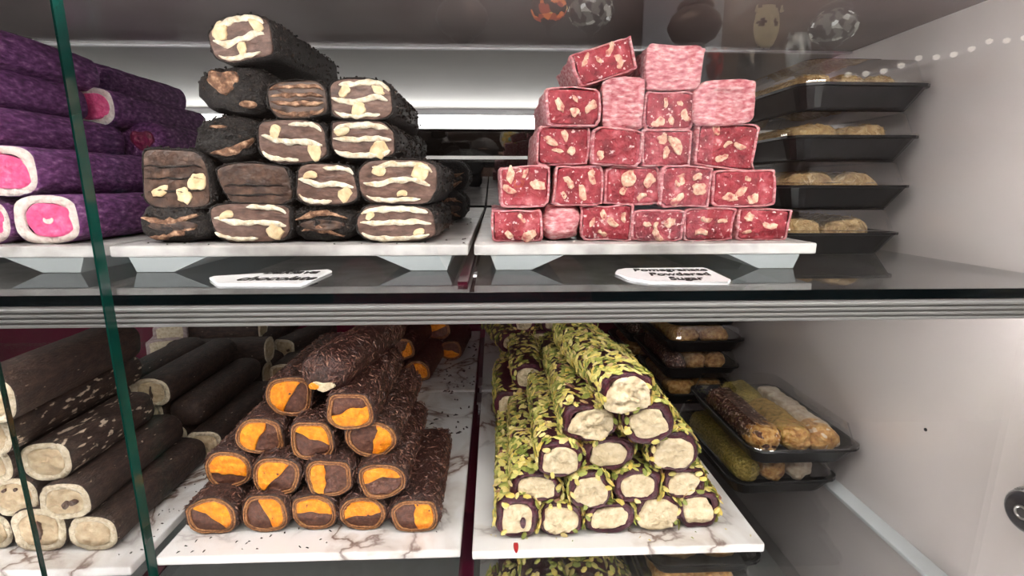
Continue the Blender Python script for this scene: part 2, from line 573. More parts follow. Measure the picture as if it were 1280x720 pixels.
def scatter(name, ol, L, count, m, parent, seed, size, wid, thick, tilt=0.35, sides=6, y0=0.0, lift=0.0004, lo=-0.35, bend=0.0, closed=False):
    """thin slivers lying on a roll's skin, one joined part"""
    r = random.Random(seed)
    n = len(ol)
    zc = max(p[1] for p in ol) / 2
    h = max(p[1] for p in ol)
    v, f = [], []
    made = 0
    guard = 0
    while made < count and guard < count * 6:
        guard += 1
        i = r.random() * n
        x, z, nx, nz_ = surf_point(ol, i, zc)
        if nz_ < lo and z < h * 0.3:
            continue
        y = y0 + r.random() * (L - y0)
        N = Vector((nx, 0, nz_))
        if closed and r.random() < 0.16:             # on the rounded closed end
            q = math.sqrt(r.random())
            x, z = x * q, zc + (z - zc) * q
            y = 0.001 if q < 0.55 else 0.0010 + 0.012 * ((q - 0.55) / 0.45) ** 2
            N = Vector((nx * q, -1.1 + 0.8 * q * q, nz_ * q)).normalized()
        elif closed:
            y = 0.011 + r.random() * (L - 0.011)
        T1 = Vector((0, 1, 0)) if abs(N.y) < 0.5 else Vector((1, 0, 0))
        T2 = N.cross(T1).normalized()
        T1 = T2.cross(N)
        a = r.random() * math.pi * 2
        A = (T1 * math.cos(a) + T2 * math.sin(a))
        A = (A + N * r.uniform(-tilt, tilt)).normalized()
        B = N.cross(A).normalized()
        B = (B + N * r.uniform(-tilt, tilt)).normalized()
        K = A.cross(B).normalized()
        la = size * r.uniform(0.55, 1.15) / 2
        lb = wid * r.uniform(0.6, 1.2) / 2
        c = Vector((x + bend * (y / L) ** 2, y, z)) + N * (lift + r.random() * thick)
        b = len(v)
        for k in range(sides):
            t = 2 * math.pi * k / sides
            p = c + A * (la * math.cos(t)) + B * (lb * math.sin(t))
            v.append(p[:])
        v.append((c + K * thick)[:])
        v.append((c - K * thick)[:])
        for k in range(sides):
            j = (k + 1) % sides
            f.append((b + k, b + j, b + sides))
            f.append((b + j, b + k, b + sides + 1))
        made += 1
    me = bpy.data.meshes.new(name)
    me.from_pydata(v, [], f)
    return stuff(link(name, me, m, parent, smooth=False))


def frame_of(boxpx, Y=None, z=None):
    """front face seen in the pixel box -> base point, width, height"""
    x0, y0, x1, y1 = boxpx
    cx, cy = (x0 + x1) / 2, (y0 + y1) / 2
    if Y is None:
        Y = onz(cx, y1, z).y
    b = at(cx, y1, Y)
    w = at(x1, cy, Y).x - at(x0, cy, Y).x
    h = at(cx, y0, Y).z - b.z
    if z is not None:
        b.z = z
    return b, w, h

# ------------------------------------------------------------------ the display case
CX0 = -1.10
struct(box('wall_right', WALL_X, WALL_X + 0.012, 0.20, BACK_Y + 0.01, CZ - 0.62, CZ + 0.30, M['steel_wall']))
struct(box('wall_left', CX0 - 0.012, CX0, 0.20, BACK_Y + 0.01, CZ - 0.62, CZ + 0.30, M['steel_wall']))
TILT = math.radians(3.2)                    # the mirrored back leans forward a little at the top
wb = struct(box('wall_back', CX0, WALL_X, 0, 0.008, 0, TOP_Z - UP_SHELF + 0.006, M['mirror']))
wb.location = (0, BACK_Y, UP_SHELF - 0.006)
wb.rotation_euler = (TILT, 0, 0)
struct(box('trim_9', CX0, WALL_X, BACK_Y - 0.011, BACK_Y - 0.007, CZ + 0.0545, CZ + 0.0610, flat('added_white_rail', S(226, 226, 224), 0.3)))  # rail strip added in place of the front tube's reflected line
struct(box('trim_1', CX0, WALL_X, BACK_Y - 0.004, BACK_Y + 0.008, CZ - 0.62, LO_SHELF + 0.075, M['maroon']))
struct(box('trim_2', CX0, WALL_X, BACK_Y - 0.002, BACK_Y + 0.008, LO_SHELF + 0.075, UP_SHELF - 0.006, flat('charcoal_back_panel', S(26, 22, 24), 0.4)))
struct(box('ceiling', CX0, WALL_X, 0.545, BACK_Y, TOP_Z, TOP_Z + 0.01, M['top_panel']))
struct(box('trim_3', CX0, WALL_X, 0.30, 0.540, TOP_Z - 0.001, TOP_Z + 0.01, M['top_dark']))
struct(box('trim_4', CX0, WALL_X, 0.540, 0.545, TOP_Z - 0.003, TOP_Z + 0.01, M['alu']))
struct(box('trim_5', CX0, WALL_X, 0.205, 0.275, TOP_Z + 0.02, TOP_Z + 0.05, M['alu'], bevel=0.002))
struct(box('trim_6', CX0, WALL_X, 0.275, 0.30, TOP_Z - 0.001, TOP_Z + 0.05, M['top_dark']))
struct(box('floor', CX0, WALL_X, 0.20, BACK_Y, CZ - 0.52, CZ - 0.495, flat('case_base', S(190, 188, 186), 0.5)))

# LED tubes
t = thing('led_tube', 'glowing white light tube along the back of the canopy', 'light', (0, 0.965, CZ + 0.1215), group=None)
bm = bmesh.new(); add_box(bm, CX0 + 0.02, 0.20, -0.008, 0.008, -0.009, 0.008, 0.003)
from_bm('diffuser', bm, M['tube_back'], t)
bm = bmesh.new(); add_box(bm, CX0 + 0.01, 0.21, -0.011, 0.011, 0.0081, 0.0184)
from_bm('housing', bm, M['alu'], t, smooth=False)
box('added_reflection_shield', CX0 + 0.01, 0.21, 0.0112, 0.0135, -0.014, 0.0184, M['alu'], t)  # added plate that hides the tube from the mirrored back
t = thing('led_tube', 'white light tube under the front edge of the canopy', 'light', (0, 0.262, CZ + 0.112))
bm = bmesh.new(); add_box(bm, CX0 + 0.02, WALL_X - 0.02, -0.007, 0.007, -0.006, 0.006, 0.002)
from_bm('diffuser', bm, M['tube_front'], t)
bm = bmesh.new(); add_box(bm, CX0 + 0.01, WALL_X - 0.005, -0.009, 0.009, 0.0061, 0.014)
from_bm('housing', bm, M['alu'], t, smooth=False)


def glass_shelf(label, z, y0, profile, led):
    t = thing('glass_shelf', label, 'shelf', ((CX0 + WALL_X) / 2, y0, z - 0.0062))
    hw = (WALL_X - CX0) / 2 - 0.0005
    box('glass_sheet', -hw, hw, 0.0012, BACK_Y - y0 - 0.006, 0, 0.006, M['shelf_glass' if z == UP_SHELF else 'shelf_clear'], t)
    box('glass_front_edge', -hw, hw, 0.0, 0.0011, 0.0, 0.006, M['shelf_edge'], t)
    if profile:
        p = box('aluminium_profile', -hw, hw, 0.001, 0.016, -0.0130, -0.0002, M['profile'], t)
        for k in range(4):
            box('rib', -hw, hw, -0.0012, 0.0009, -0.0126 + k * 0.0030, -0.0126 + k * 0.0030 + 0.0017, M['profile'], p, bevel=0.0004)
    if led:
        box('led_strip', -hw + 0.02, hw - 0.02, 0.0165, 0.0265, -0.010, -0.004, M['tube_shelf'], t)
    return t


glass_shelf('upper glass shelf with dark green edge and ribbed aluminium front profile', UP_SHELF, 0.279, True, True)
glass_shelf('middle glass shelf under the marble-patterned trays', LO_SHELF, 0.279, True, True)
glass_shelf('lowest glass shelf below the marble-patterned trays', B_SHELF, 0.279, False, False)

# maroon joint strips on the shelves between the tray columns, and the rail along the right wall
for z, lab in ((UP_SHELF, 'upper'), (LO_SHELF, 'middle')):
    for x0 in ((-0.0226,) if z == UP_SHELF else (-0.0318, -0.2960)):
        tag(box('joint_strip', x0, x0 + (0.006 if z == UP_SHELF else 0.0125), 0.30, 1.02, z + 0.0002, z + 0.0022, M['maroon_dark']),
            'dark maroon strip on the %s glass shelf between the %s' % (lab, 'logs and the orange rolls' if x0 < -0.2 else 'middle and wall-side trays'), 'strip')
for y in (0.655, 0.715):
    o = box('clip', -0.0262, -0.0198, y, y + 0.035, LO_SHELF + 0.0165, LO_SHELF + 0.0195, M['alu'], bevel=0.0005)
    box('clip_stem', -0.0246, -0.0214, y + 0.012, y + 0.023, LO_SHELF + 0.0024, LO_SHELF + 0.0165, M['alu'], o)
    tag(o, 'small silver clip in the gap between the %s marble trays' % ('front' if y < 0.69 else 'rear'), 'clip')
struct(box('trim_7', WALL_X - 0.018, WALL_X, 0.29, BACK_Y - 0.01, LO_SHELF, LO_SHELF + 0.004, flat('white_shelf_rail', S(206, 212, 214), 0.3), bevel=0.001))

# sliding front panes
def pane(name, x0, x1, y0, y1, ex, t=0.0062):
    o = struct(box(name, x0, x1, y0, y1, CZ - 0.60, CZ + 0.30, M['pane']))
    e = box('polished_edge', ex[0], ex[1], y0, y1, CZ - 0.60, CZ + 0.30, M['glass_edge'], o)
    e['label'] = 'dark green polished glass edge'
    return o


pane('window_1', CX0, -0.1972, 0.2480, 0.2542, (-0.1972, -0.1962))
pane('window_2', -0.2672, WALL_X - 0.001, 0.2600, 0.2626, (-0.2680, -0.2672))


# ------------------------------------------------------------------ trays
def tray(label, x0, x1, y0, y1, ztop, top, group=None):
    inset = 0.001 if ztop == UP_TRAY else 0.045
    zb = ztop - 0.0190
    t = thing('display_tray', label, 'tray', ((x0 + x1) / 2, (y0 + y1) / 2, zb), group=group)
    hw, hd = (x1 - x0) / 2, (y1 - y0) / 2
    box('tray_slab', -hw, hw, -hd, hd, 0.0108, 0.0190, top, t, bevel=0.0016)
    for s in (-1, 1):
        xs = [(hw - 0.012) * s, (hw - 0.016) * s, (hw - 0.042) * s, (hw - 0.066) * s]
        v = []
        for y in (-hd + inset, hd - 0.001):
            v += [(xs[0], y, 0.0107), (xs[1], y, 0), (xs[2], y, 0), (xs[3], y, 0.0107)]
        data('foot', v, [(0, 1, 2, 3), (7, 6, 5, 4), (0, 4, 5, 1), (1, 5, 6, 2), (2, 6, 7, 3), (3, 7, 4, 0)], M['foot'], t, smooth=False)
    return t


M['tray_up'] = mat('dusty_white_melamine', [(0.3, S(150, 146, 144)), (0.55, S(186, 183, 181)), (0.75, S(204, 202, 200))], 45, 0.32)
UPX = ((-0.531, -0.278), (-0.271, -0.0186), (-0.0146, 0.2395))
LOX = ((-0.549, -0.2965), (-0.283, -0.0306), (-0.0205, 0.2318))
tray('white tray carrying the purple rolls', *UPX[0], 0.355, 0.680, UP_TRAY, M['tray_up'])
tray('white tray carrying the cream-banded chocolate bars', *UPX[1], 0.355, 0.680, UP_TRAY, M['tray_up'])
tray('white tray carrying the red pomegranate cubes', *UPX[2], 0.355, 0.680, UP_TRAY, M['tray_up'])
tray('rear white tray behind the chocolate bars', *UPX[1], 0.690, 1.005, UP_TRAY, M['tray_up'])
tray('rear white tray behind the red pomegranate cubes', *UPX[2], 0.690, 1.005, UP_TRAY, M['tray_up'])
tray('marble-patterned tray carrying the cocoa-skinned cream logs', *LOX[0], 0.356, 0.690, LO_TRAY, M['marble'])
tray('marble-patterned tray carrying the orange-filled rolls', *LOX[1], 0.366, 0.695, LO_TRAY, M['marble'])
tray('marble-patterned tray carrying the pistachio rolls', *LOX[2], 0.363, 0.695, LO_TRAY, M['marble'])
tray('rear marble-patterned tray behind the cocoa-skinned logs', *LOX[0], 0.702, 1.015, LO_TRAY, M['marble'])
tray('rear marble-patterned tray behind the orange-filled rolls', *LOX[1], 0.702, 1.015, LO_TRAY, M['marble'])
tray('rear marble-patterned tray behind the pistachio rolls', *LOX[2], 0.702, 1.015, LO_TRAY, M['marble'])
B_TRAY = B_SHELF + 0.019
tray('white tray on the lowest shelf under the pistachio rolls', -0.02, 0.150, 0.345, 0.660, B_TRAY, M['marble'])


# ------------------------------------------------------------------ sweets
def half_patch(core, ang, off, seed):
    """part of the core outline lying on one side of a wavy line"""
    n = len(core)
    zc = sum(p[1] for p in core) / n
    r = max(p[0] for p in core)
    nx, nz_ = math.cos(ang), math.sin(ang)
    fine = []
    for i in range(n):
        a, b = core[i], core[(i + 1) % n]
        for t_ in (0, 0.5):
            fine.append((a[0] * (1 - t_) + b[0] * t_, a[1] * (1 - t_) + b[1] * t_))
    dist = [(p[0]) * nx + (p[1] - zc) * nz_ - off * r for p in fine]
    N = len(fine)
    start = next((i for i in range(N) if dist[i] > 0 and dist[i - 1] <= 0), 0)
    arc = []
    i = start
    while dist[i % N] > 0 and len(arc) < N:
        arc.append(fine[i % N])
        i += 1
    if len(arc) < 4:
        return core
    a, b = arc[-1], arc[0]
    chord = []
    for k in range(1, 9):
        t_ = k / 9.0
        wob = 0.16 * r * nz(t_ * 2.6, seed * 2.3, 0.5) * 1.8 * math.sin(math.pi * t_)
        chord.append((a[0] * (1 - t_) + b[0] * t_ + nx * wob, a[1] * (1 - t_) + b[1] * t_ + nz_ * wob))
    return arc + chord


def orange_roll(base, w, h, L, seed, ang, off, label, group, yaw=0.0, e=2.6, count=1000, pitch=0.0):
    t = thing('orange_filled_roll', label, 'sweet', base, (pitch, 0, yaw), group)
    ol = outline(w, h, e, seed, 0.15)
    v, f = loft(body_rings(ol, L, seed, 0.0009, 14, 0.90, freq=160), cap0=False)
    data('chocolate_crust', v, f, M['choc_crust'], t)
    # rolled wrapper leaves round the filling
    for k, (s0, s1, m, yy) in enumerate(((0.925, 0.865, 'caramel', -0.0004), (0.872, 0.815, 'wrap_dark', 0.0001), (0.822, 0.755, 'caramel', -0.0007))):
        o0, o1 = scaled(ol, s0), scaled(ol, s1)
        o1 = [(p[0] * (1 + 0.03 * nz(p[0] * 150, seed, k)), p[1]) for p in o1]
        wv = [0.0012 * nz(p[0] * 190, seed + k, p[1] * 190) for p in o0]
        om = scaled(ol, (s0 + s1) / 2)
        v, f = loft([[(p[0], 0.0012, p[1]) for p in o0],
                     [(p[0], yy + q, p[1]) for p, q in zip(o0, wv)],
                     [(p[0], yy - 0.0004 + q, p[1]) for p, q in zip(om, wv)],
                     [(p[0], yy + q, p[1]) for p, q in zip(o1, wv)],
                     [(p[0], 0.0014, p[1]) for p in o1]], False, False)
        data('wrapper_leaf', v, f, M[m], t)
    core = scaled(ol, 0.765)
    v, f = [], []
    patch(v, f, core, 0.0008, 0.0010, seed, 0.0009, base=0.0016)
    data('chocolate_filling', v, f, M['choc_fill'], t)
    hp = half_patch(scaled(ol, 0.755), ang, off, seed)
    v, f = [], []
    patch(v, f, hp, 0.0002, 0.0019, seed + 9, 0.0007, base=0.0012)
    data('orange_filling', v, f, M['orange'], t)
    scatter('chocolate_shavings', ol, L, count, M['shaving'], t, seed * 13 + 5, 0.0066, 0.0016, 0.0006, 0.55, 4)
    return t


OR = 'orange-filled rolls stacked on the marble tray'
orange_rows = [
    # (pixel box of the cut end, angle of the orange side, offset)
    [((236, 621, 298, 668), 0.9, -0.15), ((305, 618, 363, 666), 0.35, 0.0), ((365, 618, 425, 663), 1.5, -0.1), ((426, 621, 484, 663), 1.75, -0.1), ((487, 628, 551, 666), 0.15, 0.05)],
    [((258, 563, 319, 611), 1.45, -0.3), ((318, 571, 379, 620), 2.4, -0.1), ((382, 574, 444, 622), 3.0, 0.15), ((449, 579, 510, 625), 1.75, 0.0)],
    [((293, 522, 360, 569), 2.75, -0.15), ((364, 526, 421, 576), 1.1, 0.1), ((432, 526, 499, 573), -0.15, 0.1)],
    [((333, 470, 395, 522), 2.6, -0.2), ((408, 491, 470, 538), -1.3, -0.05)],
]
ORL = [
    ['orange and chocolate roll at the bottom corner beside the cocoa-skinned logs', 'orange and chocolate roll second in the bottom row after the corner by the logs', 'orange and chocolate roll in the middle of the bottom row of five', 'orange and chocolate roll second in the bottom row from the pistachio tray', 'orange and chocolate roll at the bottom corner beside the pistachio tray'],
    ['orange and chocolate roll ending the second row beside the cocoa-skinned logs', 'second-row orange roll with its orange at the upper left of the cut', 'second-row orange roll with mostly chocolate and a narrow orange side', 'orange and chocolate roll ending the second row beside the pistachio tray'],
    ['third-row orange roll with the orange half toward the cocoa-skinned logs', 'middle orange roll of the third row with a small orange wedge', 'third-row orange roll with the orange half toward the pistachio tray'],
    ['upper orange roll tilted with a wide orange cut under the crusted one', 'upper orange roll with chocolate above and orange below in the cut'],
]
for k, row in enumerate(orange_rows):
    for i, (bx, ang, off) in enumerate(row):
        b, w, h = frame_of(bx, z=LO_TRAY + k * 0.0312)
        h = max(h, 0.033)
        orange_roll(b, w * 1.0, h, 0.135 + 0.008 * nz(k * 3.3, i * 2.1, 0.3), k * 10 + i + 1.37, ang, off, ORL[k][i], OR, yaw=0.03 * nz(i * 1.9, k * 2.7, 1))


def crusted_end(v, f, ol, seed):
    pass


# topmost roll: its end is closed by crust with a broken orange lip
b, w, h = frame_of((371, 448, 432, 494), z=LO_TRAY + 4 * 0.0312 - 0.001)
t = thing('orange_filled_roll', 'topmost orange roll with its end covered in chocolate crust', 'sweet', b, (0, 0, -0.18), OR)
ol = outline(0.043, 0.036, 2.4, 77.1, 0.09)
v, f = loft(body_rings(ol, 0.15, 77.1, 0.0012, 12, closed=True, freq=130))
data('chocolate_crust', v, f, M['choc_crust'], t)
v, f = [], []
patch(v, f, [(0.002 + 0.011 * math.cos(a), 0.0085 + 0.0042 * math.sin(a) * (1 + 0.3 * math.sin(3 * a))) for a in [2 * math.pi * k / 20 for k in range(20)]], 0.0015, 0.0022, 3, 0.0008, base=0.006)
data('cream_lip', v, f, M['cream'], t)
v, f = [], []
patch(v, f, [(-0.006 + 0.005 * math.cos(a), 0.008 + 0.003 * math.sin(a)) for a in [2 * math.pi * k / 16 for k in range(16)]], 0.0008, 0.0022, 5, 0.0008, base=0.006)
data('orange_filling', v, f, M['orange'], t)
scatter('chocolate_shavings', ol, 0.15, 900, M['shaving'], t, 991, 0.0078, 0.0017, 0.0005, 0.45, 4, closed=True)


# ---- pistachio rolls
def pistachio_roll(base, w, h, L, seed, label, group, yaw=0.0, e=2.7, count=640, hole=False, cover=0.0, pitch=0.0):
    t = thing('pistachio_roll', label, 'sweet', base, (pitch, 0, yaw), group)
    ol = outline(w, h, e, seed, 0.17)
    v, f = loft(body_rings(ol, L, seed, 0.0007, 10, 0.90, freq=130), cap0=False)
    data('plum_skin', v, f, M['pist_skin'], t)
    o0, om, o1 = scaled(ol, 0.935), scaled(ol, 0.84), scaled(ol, 0.68)
    wv = [0.0011 * nz(p[0] * 120, seed, p[1] * 120) for p in o0]
    v, f = loft([[(p[0], 0.0012, p[1]) for p in o0], [(p[0], -0.0003 + q, p[1]) for p, q in zip(o0, wv)],
                 [(p[0], -0.0010 + q, p[1]) for p, q in zip(om, wv)], [(p[0], -0.0002 + q, p[1]) for p, q in zip(o1, wv)],
                 [(p[0], 0.0016, p[1]) for p in o1]], False, False)
    data('wrapper_edge', v, f, M['pist_ring'], t)
    core = outline(w * (0.70 + 0.16 * cover), h * (0.70 + 0.16 * cover), e, seed + 3.3, 0.30)
    core = [(p[0], p[1] + h * (0.15 - 0.08 * cover)) for p in core]
    v, f = [], []
    patch(v, f, core, -0.0003, 0.0012 + 0.002 * cover, seed, 0.0012 + 0.001 * cover, base=0.0016)
    data('cream_filling', v, f, M['cream'], t)
    if hole:
        v, f = [], []
        patch(v, f, [(0.005 + 0.0025 * math.cos(a), h * 0.42 + 0.0055 * math.sin(a)) for a in [2 * math.pi * k / 14 for k in range(14)]], -0.0018, 0.0009, 5, 0.0003, base=0.0)
        data('cavity', v, f, M['pist_skin'], t)
    scatter('pistachio_slivers', ol, L, count, M['pistachio'], t, int(seed * 17) + 3, 0.0112, 0.0064, 0.0010, 0.40, 6, y0=-0.001, lift=0.0007)
    # a few stray slivers on the cut
    r = random.Random(int(seed * 5))
    v, f = [], []
    for q in range(r.randint(2, 5)):
        a = r.uniform(0, 2 * math.pi)
        cx, cz = 0.44 * w * math.cos(a), h / 2 + 0.44 * h * math.sin(a)
        th = r.uniform(0, math.pi)
        poly = []
        for k in range(8):
            u = 2 * math.pi * k / 8
            x_, z_ = 0.0036 * math.cos(u), 0.0019 * math.sin(u)
            poly.append((cx + x_ * math.cos(th) - z_ * math.sin(th), max(0.0005, cz + x_ * math.sin(th) + z_ * math.cos(th))))
        patch(v, f, poly, -0.0016, 0.0008, q, 0.0001, base=0.0)
    stuff(data('stray_slivers', v, f, M['pistachio'], t))
    return t


PI_G = 'pistachio rolls stacked on the marble tray'
pist_rows = [
    [((619, 622, 674, 673), dict(hole=True)), ((674, 628, 727, 670), dict(cover=0.6)), ((730, 628, 792, 667), {}), ((792, 619, 849, 663), dict(cover=0.9)), ((846, 614, 896, 660), {})],
    [((638, 590, 702, 630), {}), ((712, 591, 762, 636), dict(cover=0.5)), ((765, 586, 826, 628), {}), ((826, 586, 881, 624), {})],
    [((672, 553, 728, 597), dict(cover=0.4)), ((728, 548, 791, 588), {}), ((810, 541, 870, 590), dict(cover=0.5))],
    [((702, 507, 772, 552), dict(cover=0.9)), ((777, 502, 841, 556), {})],
]
PIL = [
    ['pistachio roll with a dark hole in its cream, bottom corner by the orange rolls', 'bottom-row pistachio roll with ragged cream beside the roll with a hole', 'bottom-row pistachio roll with a smooth half-round cream centre in the middle', 'bottom-row pistachio roll whose cream spreads over nearly the whole end', 'bottom-row pistachio roll at the corner beside the boxed pastries'],
    ['second-row pistachio roll with a flat wide cream centre above the holed roll', 'narrow second-row pistachio roll with a small cream centre', 'second-row pistachio roll with thick plum ring and oval cream', 'second-row pistachio roll at the end beside the boxed pastries'],
    ['third-row pistachio roll with bare round cream toward the orange rolls', 'third-row pistachio roll with dark plum ring in the middle', 'third-row pistachio roll heavily covered in slivers beside the boxed pastries'],
    ['fourth-row pistachio roll with an end smeared in cream and slivers', 'fourth-row pistachio roll with a squarish cream centre below the top one'],
]
for k, row in enumerate(pist_rows):
    for i, (bx, kw) in enumerate(row):
        b, w, h = frame_of(bx, z=LO_TRAY + k * 0.0300)
        h = max(h, 0.0315)
        L = 0.15 if i else 0.165
        pistachio_roll(b, w, h, L, 100 + k * 10 + i + 0.31, PIL[k][i], PI_G, yaw=-0.02 + 0.012 * nz(i * 2.3, k * 1.1, 4), **kw)
b, w, h = frame_of((750, 466, 815, 518), z=LO_TRAY + 4 * 0.0300)
pistachio_roll(b, w, 0.036, 0.16, 151.7, 'topmost pistachio roll with cream spilling over its whole end', PI_G, yaw=0.12, cover=1.0, count=760)
# second batch on the same tray, behind
for i, (x, y, kz) in enumerate(((0.022, 0.555, 0), (0.062, 0.56, 0), (0.104, 0.55, 0), (0.018, 0.545, 1), (0.060, 0.55, 1), (0.102, 0.555, 1), (0.142, 0.56, 0), (0.040, 0.556, 2), (0.082, 0.552, 2))):
    pistachio_roll((x, y, LO_TRAY + kz * 0.0305), 0.039, 0.0335, 0.125, 170 + i + 0.7, 'pistachio roll half hidden behind the tall stack, %s row, %s' % (['bottom', 'second', 'third'][kz], 'orange-roll side' if x < 0.045 else 'pastry-box side' if x > 0.11 else 'nearer the pastry boxes' if x > 0.075 else 'middle'), 'pistachio rolls behind the stack', count=200, yaw=0.04 * nz(i, 2, 3))
# rear tray
for i, (px, py, kz, yw) in enumerate(((648, 463, 0, 0.1), (690, 462, 0, 0.0), (640, 440, 1, 0.25), (674, 437, 1, 0.1), (715, 440, 1, 0), (655, 416, 2, 0.2), (692, 414, 2, 0.0), (730, 420, 2, 0))):
    b = onz(px, py, LO_TRAY + kz * 0.0305)
    b.y = min(max(b.y, 0.72), 0.80)
    b = onz(px, py, LO_TRAY + kz * 0.0305) if kz == 0 else at(px, py, b.y)
    b.z = LO_TRAY + kz * 0.0305
    pistachio_roll(b, 0.042, 0.0335, 0.13, 190 + i + 0.2, 'pistachio roll on the rear marble tray, %s row, %s' % (['bottom', 'second', 'third'][kz], ['beside the gap', 'away from the gap', 'beside the gap', 'in the middle', 'away from the gap', 'beside the gap', 'in the middle', 'away from the gap'][i]), 'pistachio rolls on the rear tray', count=180, yaw=yw)
# lowest shelf
for i, (x, y, kz) in enumerate(((0.010, 0.355, 0), (0.050, 0.357, 0), (0.090, 0.355, 0), (0.130, 0.358, 0), (0.024, 0.357, 1), (0.066, 0.356, 1), (0.108, 0.358, 1), (0.045, 0.358, 2), (0.087, 0.356, 2))):
    pistachio_roll((x, y, B_TRAY + kz * 0.0305), 0.040, 0.0335, 0.13, 210 + i + 0.4, 'pistachio roll on the lowest shelf, %s row, %s' % (['bottom', 'second', 'third'][kz], ['beneath the tray gap', 'second from the tray gap', 'third from the tray gap', 'beside the boxes', 'beneath the tray gap', 'in the middle', 'toward the boxes', 'nearer the tray gap', 'nearer the boxes'][i]), 'pistachio rolls on the lowest shelf', count=220)

# rear tray: rolls with red and orange filling
for i, (x, y, kz, yw) in enumerate(((-0.122, 0.735, 0, -0.10), (-0.166, 0.735, 0, -0.10), (-0.210, 0.74, 0, -0.10), (-0.078, 0.835, 0, -0.10), (-0.145, 0.745, 1, -0.12), (-0.190, 0.742, 1, -0.12), (-0.100, 0.850, 1, -0.1), (-0.168, 0.755, 2, -0.1))):
    b = Vector((x, y, LO_TRAY + kz * 0.0335))
    orange_roll(b, 0.041, 0.036, 0.12, 300 + i + 0.9, 0.5 + i * 1.3, 0.05, 'dark orange-centred roll on the rear marble tray, %s row, %s' % (['bottom', 'second', 'third'][kz], ['second from the tray gap', 'third from the tray gap', 'farthest from the tray gap', 'set back beside the tray gap', 'in the middle', 'farthest from the tray gap', 'set back beside the tray gap', 'on top'][i]), 'orange-filled rolls on the rear tray', yaw=yw, count=160)


# ---- cocoa-skinned cream logs
def cream_log(base, w, h, L, seed, label, group, yaw=0.0, speck=False, dark=None, e=2.7, closed=False, rot=None):
    t = thing('cream_log', label, 'sweet', base, rot or (0, 0, yaw), group)
    ol = outline(w, h, e, seed, 0.08)
    v, f = loft(body_rings(ol, L, seed, 0.0005, 12, 0.92, freq=70, closed=closed), cap0=closed)
    data('cocoa_skin', v, f, M['log_speck' if speck else 'log_skin'], t)
    if not closed:
        o0, om, o1 = scaled(ol, 0.965), scaled(ol, 0.87), scaled(ol, 0.70)
        wv = [0.0013 * nz(p[0] * 170, seed, p[1] * 170) for p in o0]
        v, f = loft([[(p[0], 0.0012, p[1]) for p in o0], [(p[0], -0.0004 + q, p[1]) for p, q in zip(o0, wv)],
                     [(p[0], -0.0013 + q, p[1]) for p, q in zip(om, wv)], [(p[0], -0.0004 - q, p[1]) for p, q in zip(o1, wv)],
                     [(p[0], 0.0016, p[1]) for p in o1]], False, False)
        data('ivory_rim', v, f, M['log_rim'], t)
        v, f = [], []
        patch(v, f, scaled(ol, 0.715), 0.0002, 0.0010, seed, 0.0010, base=0.0016)
        data('beige_filling', v, f, M['log_core'], t)
        if dark:
            v, f = [], []
            for (dx, dz, a, b_) in dark:
                patch(v, f, [(dx * w + a * w * math.cos(u), h * (0.5 + dz) + b_ * h * math.sin(u) * (1 + 0.3 * math.sin(2 * u))) for u in [2 * math.pi * k / 14 for k in range(14)]], -0.0008, 0.0012, 3, 0.0006, base=0.001)
            data('chocolate_fleck', v, f, M['dark_choc'], t)
    return t


LG = 'cocoa-skinned cream logs'
logs = [
    ((90, 651, 151, 688), 0, 'cocoa-skinned cream log at the bottom corner beside the orange rolls', {}, 0.135),
    ((21, 635, 90, 689), 0, 'short cocoa-skinned cream log with a tall dark fleck in its cut', dict(dark=[(0.0, 0.0, 0.06, 0.22)]), 0.12),
    ((-32, 642, 21, 686), 0, 'cocoa-skinned cream log at the bottom, third from the orange rolls', {}, 0.14),
    ((54, 604, 118, 649), 1, 'cocoa-skinned cream log with two dark chocolate flecks in its cut', dict(dark=[(0.02, -0.08, 0.07, 0.11), (0.17, -0.02, 0.09, 0.08)]), 0.128),
    ((-6, 597, 54, 646), 1, 'second-row cream log with small brown spots on its round cut', dict(dark=[(-0.15, 0.2, 0.05, 0.04), (0.08, 0.22, 0.04, 0.05)]), 0.13),
    ((31, 553, 95, 601), 2, 'cream-speckled cocoa log with a large ivory cut, third row', dict(speck=True), 0.105),
    ((-46, 562, 22, 606), 2, 'third-row cocoa log half behind the speckled one', {}, 0.14),
    ((-36, 522, 22, 570), 3, 'long cream-speckled cocoa log in the fourth row', dict(speck=True), 0.150),
]
for i, (bx, k, lab, kw, L) in enumerate(logs):
    b, w, h = frame_of(bx, z=LO_TRAY + k * 0.0310)
    cream_log(b, w, max(h, 0.033), L, 400 + i + 0.6, lab, LG, yaw=0.01, **kw)
cream_log((-0.385, 0.36, LO_TRAY + 4 * 0.0315 - 0.002), 0.045, 0.040, 0.150, 420.3, 'topmost long dark cocoa log of the pile', LG, yaw=0.06)
cream_log((-0.463, 0.37, LO_TRAY), 0.040, 0.034, 0.16, 421.3, 'cocoa log hidden at the far side of the bottom row', LG)
cream_log((-0.445, 0.37, LO_TRAY + 0.031), 0.040, 0.034, 0.16, 422.3, 'cocoa log hidden at the far side of the second row', LG)
